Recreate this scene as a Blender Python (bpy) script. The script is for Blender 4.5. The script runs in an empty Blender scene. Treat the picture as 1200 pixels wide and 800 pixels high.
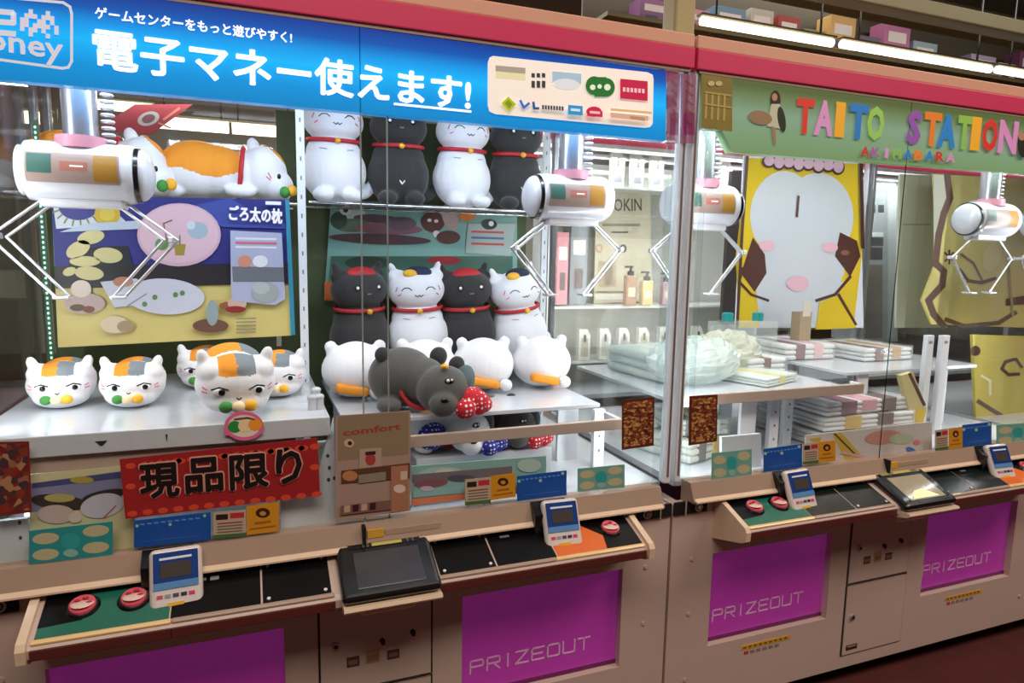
import bpy, bmesh, math, random
from mathutils import Matrix, Vector, Euler, Quaternion
random.seed(7)
S = bpy.context.scene
COL = S.collection
PI = math.pi
# ------------------------------------------------------------------ camera frame (image 1200x800)
F = 784.0
CAMY, CAMZ = -1.5317, 1.42
XW = Vector((0.93302734, -0.02972881, 0.35857521))
YW = Vector((-0.3593452, -0.12738535, 0.92446958))
ZW = Vector((0.01819385, -0.99140767, -0.12953692))
def ray(x, y):
    c = Vector((x-600, y-400, F)); return Vector((c.dot(XW), c.dot(YW), c.dot(ZW)))
def at(x, y, Y):
    r = ray(x, y); t = (Y-CAMY)/r.y; return Vector((r.x*t, Y, CAMZ+r.z*t))
def atz(x, y, z):
    r = ray(x, y); t = (z-CAMZ)/r.z; return Vector((r.x*t, CAMY+r.y*t, z))

# ------------------------------------------------------------------ materials
MATS = {}
def srgb(h):
    if isinstance(h, str):
        h = h.lstrip('#'); c = [int(h[i:i+2], 16)/255 for i in (0, 2, 4)]
    else: c = [v/255 for v in h]
    return tuple(((v/12.92) if v <= .04045 else ((v+.055)/1.055)**2.4) for v in c)
def mat(name, col, rough=.5, metal=0, emit=0, var=.06, scale=40, bump=0, spec=.5, coat=0, sheen=0, alpha=1):
    if name in MATS: return MATS[name]
    m = bpy.data.materials.new(name); m.use_nodes = True
    nt = m.node_tree; b = nt.nodes['Principled BSDF']
    c = srgb(col)
    b.inputs['Roughness'].default_value = rough; b.inputs['Metallic'].default_value = metal
    b.inputs['Specular IOR Level'].default_value = spec
    b.inputs['Coat Weight'].default_value = coat
    b.inputs['Sheen Weight'].default_value = sheen
    tc = nt.nodes.new('ShaderNodeTexCoord'); n = nt.nodes.new('ShaderNodeTexNoise')
    n.inputs['Scale'].default_value = scale; nt.links.new(tc.outputs['Object'], n.inputs['Vector'])
    mx = nt.nodes.new('ShaderNodeMix'); mx.data_type = 'RGBA'
    mx.inputs[6].default_value = (*[v*(1-var) for v in c], 1); mx.inputs[7].default_value = (*[min(1, v*(1+var)) for v in c], 1)
    nt.links.new(n.outputs['Fac'], mx.inputs[0]); nt.links.new(mx.outputs[2], b.inputs['Base Color'])
    if emit:
        nt.links.new(mx.outputs[2], b.inputs['Emission Color']); b.inputs['Emission Strength'].default_value = emit
    if bump:
        bp = nt.nodes.new('ShaderNodeBump'); bp.inputs['Strength'].default_value = bump; bp.inputs['Distance'].default_value = .002
        nt.links.new(n.outputs['Fac'], bp.inputs['Height']); nt.links.new(bp.outputs['Normal'], b.inputs['Normal'])
    MATS[name] = m; return m
def glass(name, tint=(.985, .99, .987), refl=1.0, rough=.02):
    if name in MATS: return MATS[name]
    m = bpy.data.materials.new(name); m.use_nodes = True; nt = m.node_tree
    for n in list(nt.nodes):
        if n.type != 'OUTPUT_MATERIAL': nt.nodes.remove(n)
    out = [n for n in nt.nodes][0]
    t = nt.nodes.new('ShaderNodeBsdfTransparent'); t.inputs[0].default_value = (*tint, 1)
    g = nt.nodes.new('ShaderNodeBsdfGlossy'); g.inputs['Roughness'].default_value = rough
    fr = nt.nodes.new('ShaderNodeLayerWeight'); fr.inputs['Blend'].default_value = .5
    pw = nt.nodes.new('ShaderNodeMath'); pw.operation = 'POWER'; pw.inputs[1].default_value = 4.5
    nt.links.new(fr.outputs['Facing'], pw.inputs[0])
    mu = nt.nodes.new('ShaderNodeMath'); mu.operation = 'MULTIPLY_ADD'; mu.inputs[1].default_value = .75*refl; mu.inputs[2].default_value = .022*refl
    mu.use_clamp = True
    nt.links.new(pw.outputs[0], mu.inputs[0])
    mx = nt.nodes.new('ShaderNodeMixShader'); nt.links.new(mu.outputs[0], mx.inputs[0])
    nt.links.new(t.outputs[0], mx.inputs[1]); nt.links.new(g.outputs[0], mx.inputs[2]); nt.links.new(mx.outputs[0], out.inputs[0])
    MATS[name] = m; return m
def film(name, col, opacity, rough=.15):
    """thin translucent plastic: part clear, part coloured plastic"""
    if name in MATS: return MATS[name]
    m = mat(name, col, rough); nt = m.node_tree
    out = [n for n in nt.nodes if n.type == 'OUTPUT_MATERIAL'][0]; b = nt.nodes['Principled BSDF']
    t = nt.nodes.new('ShaderNodeBsdfTransparent'); mx = nt.nodes.new('ShaderNodeMixShader'); mx.inputs[0].default_value = opacity
    nt.links.new(t.outputs[0], mx.inputs[1]); nt.links.new(b.outputs[0], mx.inputs[2]); nt.links.new(mx.outputs[0], out.inputs[0])
    return m
def ink(h, rough=.45):                      # printed colour
    return mat('ink_'+h.lstrip('#'), h, rough, var=.03)
def polka(name, base, dot, scale=90):
    if name in MATS: return MATS[name]
    m = bpy.data.materials.new(name); m.use_nodes = True; nt = m.node_tree; b = nt.nodes['Principled BSDF']
    b.inputs['Roughness'].default_value = .8
    tc = nt.nodes.new('ShaderNodeTexCoord'); v = nt.nodes.new('ShaderNodeTexVoronoi'); v.inputs['Scale'].default_value = scale
    v.inputs['Randomness'].default_value = .35
    nt.links.new(tc.outputs['Object'], v.inputs['Vector'])
    lt = nt.nodes.new('ShaderNodeMath'); lt.operation = 'LESS_THAN'; lt.inputs[1].default_value = .3
    nt.links.new(v.outputs['Distance'], lt.inputs[0])
    mx = nt.nodes.new('ShaderNodeMix'); mx.data_type = 'RGBA'; mx.inputs[6].default_value = (*srgb(base), 1); mx.inputs[7].default_value = (*srgb(dot), 1)
    nt.links.new(lt.outputs[0], mx.inputs[0]); nt.links.new(mx.outputs[2], b.inputs['Base Color'])
    MATS[name] = m; return m
def mosaic(name, cols, scale=60, rough=.4, stretch=(1, 1, 1)):
    """busy small print: cells of several printed colours"""
    if name in MATS: return MATS[name]
    m = bpy.data.materials.new(name); m.use_nodes = True; nt = m.node_tree; b = nt.nodes['Principled BSDF']
    b.inputs['Roughness'].default_value = rough
    tc = nt.nodes.new('ShaderNodeTexCoord'); mp = nt.nodes.new('ShaderNodeMapping'); mp.inputs['Scale'].default_value = stretch
    v = nt.nodes.new('ShaderNodeTexVoronoi'); v.inputs['Scale'].default_value = scale
    nt.links.new(tc.outputs['Object'], mp.inputs[0]); nt.links.new(mp.outputs[0], v.inputs['Vector'])
    sp = nt.nodes.new('ShaderNodeSeparateColor'); nt.links.new(v.outputs['Color'], sp.inputs[0])
    r = nt.nodes.new('ShaderNodeValToRGB'); r.color_ramp.interpolation = 'CONSTANT'
    els = r.color_ramp.elements
    for i, c in enumerate(cols):
        if i < 2: e = els[i]; e.position = i/len(cols)
        else: e = els.new(i/len(cols))
        e.color = (*srgb(c), 1)
    nt.links.new(sp.outputs[0], r.inputs[0]); nt.links.new(r.outputs[0], b.inputs['Base Color'])
    MATS[name] = m; return m

CREAM = mat('cream_metal', '#c6b1a6', .42, var=.03, scale=6, coat=.15)
SILL = mat('sill_metal', '#a68e7c', .35, var=.05, scale=5, coat=.3)
TRIM = mat('cream_trim', '#e3c9ae', .3, coat=.4)
PINK = mat('pink_band', '#d83a68', .4, var=.02)
PEACH = mat('peach_top', '#e0a98f', .45, var=.03)
WHITE = mat('white_metal', '#dfe4ea', .35)
ACRYL = mat('white_acrylic', '#cfd6de', .2, coat=.5)
SILVER = mat('brushed_metal', '#b9bcc4', .28, metal=.85, var=.1, scale=8)
CHROME = mat('chrome', '#e2e4e8', .12, metal=1)
BLACK = mat('black_plastic', '#0d0d10', .25, coat=.3)
DARK = mat('dark_void', '#0b0a0a', .7)
MAGENTA = mat('magenta_acrylic', '#b03aa4', .3, var=.08, scale=3, coat=.3, emit=.17)  # weak emission stands in for light behind the prize doors
MAGEDGE = mat('magenta_edge', '#6e1560', .3)
LETTER = mat('pale_lettering', '#e9c3e4', .4)
GLASS = glass('pane_glass')
CLEAR = glass('clear_acrylic', (.93, .96, .96), 1.6, .08)
TUBEW = mat('white_shell', '#cdd0d8', .22, coat=.4)
PLUSHW = mat('plush_white', '#e6e8ee', .85, var=.03, scale=150, bump=.3, sheen=.3)
PLUSHK = mat('plush_black', '#2a2a2c', .85, var=.15, scale=150, bump=.3, sheen=.25)
PLUSHO = mat('plush_orange', '#e8962c', .85, var=.04, scale=150, bump=.3)
PLUSHG = mat('plush_grey', '#7d8890', .85, var=.04, scale=150, bump=.3)
REDF = mat('red_ribbon', '#b8222c', .6)
GOLD = mat('gold_bell', '#f0b63c', .3, metal=.4)
EYEK = mat('eye_black', '#0a0a0c', .15)
EYEW = mat('eye_white', '#f2f4f6', .3)

# ------------------------------------------------------------------ mesh builder
class B:
    def __init__(s, M=None): s.bm = bmesh.new(); s.m = []; s.M = M or Matrix()
    def mi(s, m):
        if m not in s.m: s.m.append(m)
        return s.m.index(m)
    def add(s, vs, fs, m, smooth=False, M=None):
        i = s.mi(m); T = s.M @ M if M else s.M
        v = [s.bm.verts.new(T @ Vector(p)) for p in vs]
        out = []
        for f in fs:
            try: fc = s.bm.faces.new([v[k] for k in f])
            except ValueError: continue
            fc.material_index = i; fc.smooth = smooth; out.append(fc)
        return v, out
    def box(s, x0, x1, y0, y1, z0, z1, m, bev=0, seg=2, M=None):
        vs = [(x, y, z) for z in (z0, z1) for y in (y0, y1) for x in (x0, x1)]
        fs = [(0, 2, 3, 1), (4, 5, 7, 6), (0, 1, 5, 4), (2, 6, 7, 3), (0, 4, 6, 2), (1, 3, 7, 5)]
        v, f = s.add(vs, fs, m, M=M)
        if bev:
            es = {e for fc in f for e in fc.edges}
            bmesh.ops.bevel(s.bm, geom=list(es), offset=bev, segments=seg, affect='EDGES', profile=.5, clamp_overlap=True)
        return s
    def prism(s, pts, a0, a1, m, plane='xz', smooth=False, M=None):
        """pts: polygon; extruded along the third axis from a0 to a1"""
        def p3(p, a):
            return {'xz': (p[0], a, p[1]), 'yz': (a, p[0], p[1]), 'xy': (p[0], p[1], a)}[plane]
        n = len(pts)
        vs = [p3(p, a0) for p in pts]+[p3(p, a1) for p in pts]
        fs = [tuple(range(n))[::-1], tuple(range(n, 2*n))]+[(i, (i+1) % n, n+(i+1) % n, n+i) for i in range(n)]
        s.add(vs, fs, m, smooth, M); return s
    def cyl(s, p0, p1, r, m, seg=16, r2=None, cap=True, M=None):
        p0 = Vector(p0); p1 = Vector(p1); d = (p1-p0); q = d.to_track_quat('Z', 'Y'); r2 = r if r2 is None else r2
        vs = []
        for (c, rr) in ((p0, r), (p1, r2)):
            for k in range(seg):
                a = 2*PI*k/seg; vs.append(c+q @ Vector((rr*math.cos(a), rr*math.sin(a), 0)))
        s.add(vs, [(i, (i+1) % seg, seg+(i+1) % seg, seg+i) for i in range(seg)], m, True, M)
        if cap:
            s.add(vs[:seg], [tuple(range(seg))[::-1]], m, False, M); s.add(vs[seg:], [tuple(range(seg))], m, False, M)
        return s
    def tube(s, pts, r, m, seg=8):
        for a, b in zip(pts, pts[1:]): s.cyl(a, b, r, m, seg)
        for p in pts[1:-1]: s.ell(p, (r, r, r), m, seg=8, ring=5)
        return s
    def ell(s, c, r, m, rot=None, seg=20, ring=12, M=None):
        R = Euler(rot).to_matrix() if rot else Matrix.Identity(3); c = Vector(c)
        vs = [c+R @ Vector((0, 0, -r[2]))]
        for j in range(1, ring):
            t = PI*j/ring
            for k in range(seg):
                a = 2*PI*k/seg
                vs.append(c+R @ Vector((r[0]*math.sin(t)*math.cos(a), r[1]*math.sin(t)*math.sin(a), -r[2]*math.cos(t))))
        vs.append(c+R @ Vector((0, 0, r[2]))); L = len(vs)-1
        fs = [(0, 1+(k+1) % seg, 1+k) for k in range(seg)]
        for j in range(ring-2):
            for k in range(seg):
                a = 1+j*seg; fs.append((a+k, a+(k+1) % seg, a+seg+(k+1) % seg, a+seg+k))
        a = 1+(ring-2)*seg; fs += [(a+k, a+(k+1) % seg, L) for k in range(seg)]
        s.add(vs, fs, m, True, M); return s
    def torus(s, c, R, r, m, rot=None, sx=1, sy=1, seg=32, ring=8):
        Q = Euler(rot).to_matrix() if rot else Matrix.Identity(3); c = Vector(c); vs = []
        for i in range(seg):
            a = 2*PI*i/seg
            for j in range(ring):
                b = 2*PI*j/ring; rr = R+r*math.cos(b)
                vs.append(c+Q @ Vector((rr*math.cos(a)*sx, rr*math.sin(a)*sy, r*math.sin(b)*1.2)))
        fs = [(i*ring+j, ((i+1) % seg)*ring+j, ((i+1) % seg)*ring+(j+1) % ring, i*ring+(j+1) % ring) for i in range(seg) for j in range(ring)]
        s.add(vs, fs, m, True); return s
    def arc(s, c, r, a0, a1, rad, m, n=8, sy=1, M=None):
        """thin curved stroke in the xz plane"""
        pts = [Vector((c[0]+r*math.cos(a0+(a1-a0)*i/n), c[1], c[2]+sy*r*math.sin(a0+(a1-a0)*i/n))) for i in range(n+1)]
        if M: pts = [M @ p for p in pts]
        for a, b in zip(pts, pts[1:]): s.cyl(a, b, rad, m, 6)
        return s
    def text(s, txt, M, size, m, off=0.0, width=None, height=None, sp=1.0, ex=0.0002):
        """text lying in local xy of matrix M, left-aligned at origin"""
        cu = bpy.data.curves.new('t', 'FONT'); cu.body = txt; cu.size = size; cu.offset = off; cu.space_character = sp
        cu.resolution_u = 2
        o = bpy.data.objects.new('t', cu); COL.objects.link(o)
        dg = bpy.context.evaluated_depsgraph_get(); dg.update()
        me = bpy.data.meshes.new_from_object(o.evaluated_get(dg))
        bpy.data.objects.remove(o); bpy.data.curves.remove(cu)
        if len(me.vertices):
            xs = [v.co.x for v in me.vertices]; ys = [v.co.y for v in me.vertices]
            x0, x1, y0, y1 = min(xs), max(xs), min(ys), max(ys)
            kx = (width/(x1-x0)) if width else 1; ky = (height/(y1-y0)) if height else kx if width else 1
            vs = [((v.co.x-x0)*kx, (v.co.y-(y0 if height else 0))*ky, 0) for v in me.vertices]
            s.add(vs, [tuple(p.vertices) for p in me.polygons], m, False, M)
        bpy.data.meshes.remove(me); return s
    def build(s, name, parent=None, loc=None, rot=None, smooth_angle=None):
        me = bpy.data.meshes.new(name)
        bmesh.ops.recalc_face_normals(s.bm, faces=s.bm.faces)
        s.bm.to_mesh(me); s.bm.free()
        for m in s.m: me.materials.append(m)
        o = bpy.data.objects.new(name, me); COL.objects.link(o)
        if loc is not None: o.location = loc
        if rot is not None: o.rotation_euler = rot
        if parent: o.parent = parent
        return o

def tag(o, label=None, cat=None, group=None, kind=None):
    if label: o['label'] = label
    if cat: o['category'] = cat
    if group: o['group'] = group
    if kind: o['kind'] = kind
    return o
def empty(name, loc, rz=0, **k):
    o = bpy.data.objects.new(name, None); COL.objects.link(o); o.location = loc; o.rotation_euler = (0, 0, rz)
    o.empty_display_size = .05
    return tag(o, **k)
def copy_tree(o, parent=None, first=True):
    c = o.copy(); COL.objects.link(c)
    if not first: c.parent = parent
    for ch in [x for x in bpy.data.objects if x.parent == o]:
        copy_tree(ch, c, False)
    return c

# flat printed work on a plane Y = const, traced in picture units and turned into metres on that plane
class Print:
    def __init__(s, Y, quad, base, thick=.003, step=.00025):
        s.b = B(); s.Y = Y; s.k = 0; s.st = step
        q = [at(x, y, Y) for x, y in quad]; s.o = sum(q, Vector())/len(q)
        s.b.prism([(p.x-s.o.x, p.z-s.o.z) for p in q], 0, thick, base)
    def _p(s, x, y): p = at(x, y, s.Y); return (p.x-s.o.x, -s.k*s.st, p.z-s.o.z)
    def poly(s, pts, h):
        s.k += 1; s.b.add([s._p(*p) for p in pts], [tuple(range(len(pts)))], ink(h) if isinstance(h, str) else h); return s
    def rect(s, x0, y0, x1, y1, h, sl=0):
        """sl: how much the right end is raised/lowered (down positive)"""
        return s.poly([(x0, y0), (x1, y0+sl), (x1, y1+sl), (x0, y1)], h)
    def ell(s, cx, cy, rx, ry, h, rot=0, a0=0, a1=2*PI, n=28):
        c, q = math.cos(rot), math.sin(rot); pts = []
        for i in range(n):
            a = a0+(a1-a0)*i/(n if a1-a0 > 6.2 else n-1); u, v = rx*math.cos(a), ry*math.sin(a)
            pts.append((cx+u*c-v*q, cy+u*q+v*c))
        return s.poly(pts, h)
    def line(s, pts, w, h):
        for (a, b) in zip(pts, pts[1:]):
            dx, dy = b[0]-a[0], b[1]-a[1]; L = math.hypot(dx, dy) or 1; nx, ny = -dy/L*w/2, dx/L*w/2
            ex, ey = dx/L*w*.3, dy/L*w*.3
            s.poly([(a[0]+nx-ex, a[1]+ny-ey), (b[0]+nx+ex, b[1]+ny+ey), (b[0]-nx+ex, b[1]-ny+ey), (a[0]-nx-ex, a[1]-ny-ey)], h); s.k -= 1
        s.k += 1
        if w >= 3:
            for p in pts[1:-1]: s.ell(p[0], p[1], w/2, w/2, h, n=12); s.k -= 1
            s.k += 1
        return s
    def bold(s, t, x0, y0, x1, y1, hp, h, r, n=8):
        k = s.k+1
        for i in range(n):
            a = 2*PI*i/n; dx, dy = r*math.cos(a), r*math.sin(a); s.k = k-1+i*.12; s.text(t, x0+dx, y0+dy, x1+dx, y1+dy, hp, h)
        s.k = k+n*.12; return s
    def text(s, t, x0, y0, x1, y1, hp, h, off=0.0):
        """baseline from (x0,y0) to (x1,y1), cap height hp (picture units)"""
        s.k += 1; a = at(x0, y0, s.Y); c = at(x1, y1, s.Y); up = at(x0, y0-hp, s.Y)
        d = (c-a); W = d.length; ang = math.atan2(d.z, d.x); hh = (up-a).z
        M = Matrix.Translation((a.x-s.o.x, -s.k*s.st, a.z-s.o.z)) @ Matrix.Rotation(-ang, 4, 'Y') @ Matrix.Rotation(PI/2, 4, 'X')
        s.b.text(t, M, hh, ink(h) if isinstance(h, str) else h, off=off*hh, width=W, height=hh); return s
    def build(s, name, parent=None, **k):
        o = s.b.build(name, parent)
        o.location = s.o if parent is None else s.o-parent.location
        return tag(o, **k) if k else o

# ================================================================== THE ROOM
b = B(); b.box(-6, 12, -5, 9, -.05, 0, mat('dark_red_carpet', '#4a1512', .9, var=.35, scale=9, bump=.4)); tag(b.build('floor'), kind='structure')
b = B(); b.box(-6, 12, -5, 9, 3.9, 3.95, mat('ceiling_paint', '#6d6654', .8)); tag(b.build('ceiling'), kind='structure')
b = B(); b.box(-6, 12, 8.9, 9.0, 0, 3.9, mat('wall_back_paint', '#aaa79c', .8)); tag(b.build('wall_back'), kind='structure')
b = B(); b.box(-6, 12, -5, -4.9, 0, 3.9, mat('wall_front_paint', '#6b6460', .8)); tag(b.build('wall_front'), kind='structure')
b = B(); b.box(-6.1, -6, -5, 9, 0, 3.9, mat('wall_left_paint', '#6b6862', .8)); tag(b.build('wall_left'), kind='structure')
b = B(); b.box(12, 12.1, -5, 9, 0, 3.9, mat('wall_right_paint', '#6b6862', .8)); tag(b.build('wall_right'), kind='structure')

# ================================================================== CLAW MACHINES
MC1, PITCH, HALF = .2575, 1.665, .828
MC2 = MC1+PITCH
ZG0, ZG1 = .786, 1.719
DEP = .92
SL0 = Vector((0, -.008, .724)); SL1 = Vector((0, -.122, .682))       # console slope, rear top to front tip
SLD = (SL0-SL1); SLL = SLD.length; SV = SLD.normalized(); SN = Vector((1, 0, 0)).cross(SV)
def slope(u):    # local x right, y up the slope, z out of it, origin at the front tip
    M = Matrix(((1, 0, 0, u), (0, SV.y, SN.y, SL1.y), (0, SV.z, SN.z, SL1.z), (0, 0, 0, 1))); return M
LET = {  # squared strokes on a 3 x 4 grid
 'P': [[(0, 0), (0, 4), (3, 4), (3, 2), (0, 2)]], 'R': [[(0, 0), (0, 4), (3, 4), (3, 2), (0, 2)], [(1.4, 2), (3, 0)]],
 'I': [[(1, 0), (1, 4)]], 'Z': [[(0, 4), (3, 4), (0, 0), (3, 0)]], 'E': [[(3, 4), (0, 4), (0, 0), (3, 0)], [(0, 2), (2.6, 2)]],
 'O': [[(0, 0), (0, 4), (3, 4), (3, 0), (0, 0)]], 'U': [[(0, 4), (0, 0), (3, 0), (3, 4)]], 'T': [[(0, 4), (3, 4)], [(1.5, 4), (1.5, 0)]]}
def lettering(b, word, x, y, z, h, m, w=.0034):
    k = h/4; cx = x; ws = 1.38
    for ch in word:
        for st in LET[ch]:
            for p, q in zip(st, st[1:]):
                d = Vector((q[0]-p[0], q[1]-p[1])).normalized(); n = Vector((-d.y, d.x))*w/2; e = d*w/2
                P = [Vector((cx+p[0]*k*ws, z+p[1]*k)), Vector((cx+q[0]*k*ws, z+q[1]*k))]
                b.prism([tuple(P[0]+n-e), tuple(P[1]+n+e), tuple(P[1]-n+e), tuple(P[0]-n-e)], y-.0012, y, m)
        cx += (k*ws*3 if ch != 'I' else k*ws*2)+h*.34

def prize_door(root, u0, u1):
    Yd = .022
    b = B()                                             # recess lining
    b.box(u0-.012, u0, .0305, .30, .25, .568, CREAM); b.box(u1, u1+.012, .0305, .30, .25, .568, CREAM); b.box(u0, u1, .0305, .30, .25, .262, CREAM); b.box(u0, u1, .0305, .30, .556, .568, CREAM)
    b.build('chute_lining', root)
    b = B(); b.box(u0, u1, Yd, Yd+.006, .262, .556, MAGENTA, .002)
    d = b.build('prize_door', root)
    b = B(); b.box(u0, u1, Yd-.002, Yd, .262, .274, MAGEDGE); b.build('door_edge', d)
    b = B(); lettering(b, 'PRIZEOUT', u0+.03, Yd, .325, .034, LETTER, .0042); b.build('lettering', d)
    b = B(); b.box(u0+.13, u0+.32, -.0012, 0, .222, .236, ink('#d9a233')); 
    for k in range(9): b.box(u0+.135+k*.02, u0+.147+k*.02, -.0017, -.0012, .226, .232, ink('#7a5a20'))
    for k in range(6): b.box(u0+.14+k*.024, u0+.156+k*.024, -.0012, 0, .206, .216, ink('#8f7f7a' if k else '#c43a3a'))
    b.build('caution_label', root)

def payment_terminal(root, u, tw=0.0):
    """white e-money reader leaning back on the console"""
    e = B(); ang = math.radians(-24)
    M = Matrix.Translation((u, -.085, .672)) @ Matrix.Rotation(math.radians(tw), 4, 'Z') @ Matrix.Rotation(ang, 4, 'X')
    e.box(-.05, .05, -.012, .012, .0, .135, mat('terminal_shell', '#dcd3cf', .35, coat=.3), .0115, 3, M=M)
    t = e.build('payment_terminal', root)
    s = B(); s.box(-.042, .042, -.0142, -.012, .068, .127, mat('terminal_face', '#1c3f86', .25, coat=.4), .004, M=M)
    s.box(-.042, .042, -.0141, -.0121, .054, .068, mat('terminal_fade', '#5a8cc2', .3), M=M)
    s.box(-.030, .030, -.0150, -.0142, .112, .1165, ink('#dfe6f4'), M=M)
    s.build('face_plate', t)
    s = B(); s.box(-.028, .028, -.0152, -.0142, .076, .106, mat('terminal_display', '#4a4440', .2), M=M)
    s.build('display', t)
    s = B()
    for k, h in enumerate(('#c94d6a', '#8f9aa8', '#3c4a66', '#2b2b44', '#d0386a')):
        s.box(-.036+k*.0148, -.025+k*.0148, -.0136, -.0118, .037, .044, ink(h), M=M)
    s.box(-.016, .014, -.0136, -.0118, .02, .027, ink('#e0b030'), M=M); s.box(-.036, -.02, -.0136, -.0118, .015, .019, ink('#7c8aa0'), M=M); s.box(.018, .036, -.0136, -.0118, .016, .02, ink('#9aa4b0'), M=M)
    s.build('label', t)
    s = B(); s.prism([(-.045, .70), (-.012, .713), (-.012, .79), (-.048, .765)], u-.068, u+.03, BLACK, 'yz'); s.build('bracket', t)
    return t

def claw(root, u, Y, flip):
    """round-capped claw head on its pillar; cap towards +x when flip is 1"""
    L, R, Z = .108, .064, 1.578
    c = B(); c.cyl((u, Y, Z+.05), (u, Y, 1.88), .034, SILVER, 20); c.cyl((u, Y, Z+.05), (u, Y, Z+.075), .05, mat('pink_collar', '#c98a9a', .4), 20)
    for k in range(14): c.torus((u+.052, Y, Z+.07+k*.014), .012, .0025, mat('cable_grey', '#c9ccd2', .4), seg=12, ring=5)
    # the head frame is the parent part
    h = B()
    prof = [(-L, R*.8), (-L+.008, R*.97), (-L+.02, R), (L-.02, R), (L-.008, R*.97), (L, R*.8)]
    for (x0, r0), (x1, r1) in zip(prof, prof[1:]): h.cyl((u+x0, Y, Z), (u+x1, Y, Z), r0, TUBEW, 32, r1, cap=False)
    cl = h.build('claw', root)
    c.build('pillar', cl)
    e = B(); s = flip
    e.cyl((u+s*(L-.005), Y, Z), (u+s*(L+.004), Y, Z), R*.94, BLACK, 32)
    e.ell((u+s*(L+.004), Y, Z), (.028, R*.88, R*.88), TUBEW, seg=28); e.build('cap', cl)
    e = B(); e.cyl((u-s*L, Y, Z), (u-s*(L+.006), Y, Z), R*.82, TUBEW, 28); e.build('cap', cl)
    # wrap-round picture label on the front of the head
    lab = B(); n = 10
    def band(x0, x1, a0, a1, m, lift):
        vs = []
        for k in range(n+1):
            a = math.radians(a0+(a1-a0)*k/n)
            for x in (x0, x1): vs.append((u+x, Y+(R+lift)*math.cos(a), Z+(R+lift)*math.sin(a)))
        lab.add(vs, [(2*k, 2*k+1, 2*k+3, 2*k+2) for k in range(n)], m, True)
    band(-.092, .078, 148, 205, mat('label_tan', '#96837c', .3), .0012)
    band(-.088, -.045, 152, 188, mat('label_teal', '#3f625a', .3), .0016); band(.03, .074, 150, 200, mat('label_ochre', '#9c7430', .3), .0016)
    band(-.03, .02, 165, 182, mat('label_rose', '#a0685c', .3), .0016); band(-.012, .012, 172, 175, ink('#f0e8e0'), .002)
    lab.build('label', cl)
    w = B(); w.box(u-.08, u+.08, Y-.028, Y+.028, Z-R-.012, Z-R+.012, TUBEW, .006); w.build('arm_mount', cl)
    for s2 in (-1, 1):
        a = B(); x0 = u+s2*.07; x1 = u+s2*.165; x2 = u+s2*.055
        for o in (-.011, .011):
            a.tube([(x0+o, Y+o*.8, Z-R), (x1+o*1.2, Y+o*.8, Z-R-.075-abs(o)*.2), (x2+o, Y+o*.8, Z-R-.205)], .0036, mat('claw_arm_metal', '#d5d8de', .2, metal=.7), 8)
        a.box(x1-.006, x1+.006, Y-.016, Y+.016, Z-R-.083, Z-R-.069, TUBEW, .002)
        a.box(x2-.016, x2+.016, Y-.02, Y+.02, Z-R-.21, Z-R-.203, TUBEW, .002)
        a.build('arm', cl)
    return cl

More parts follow.
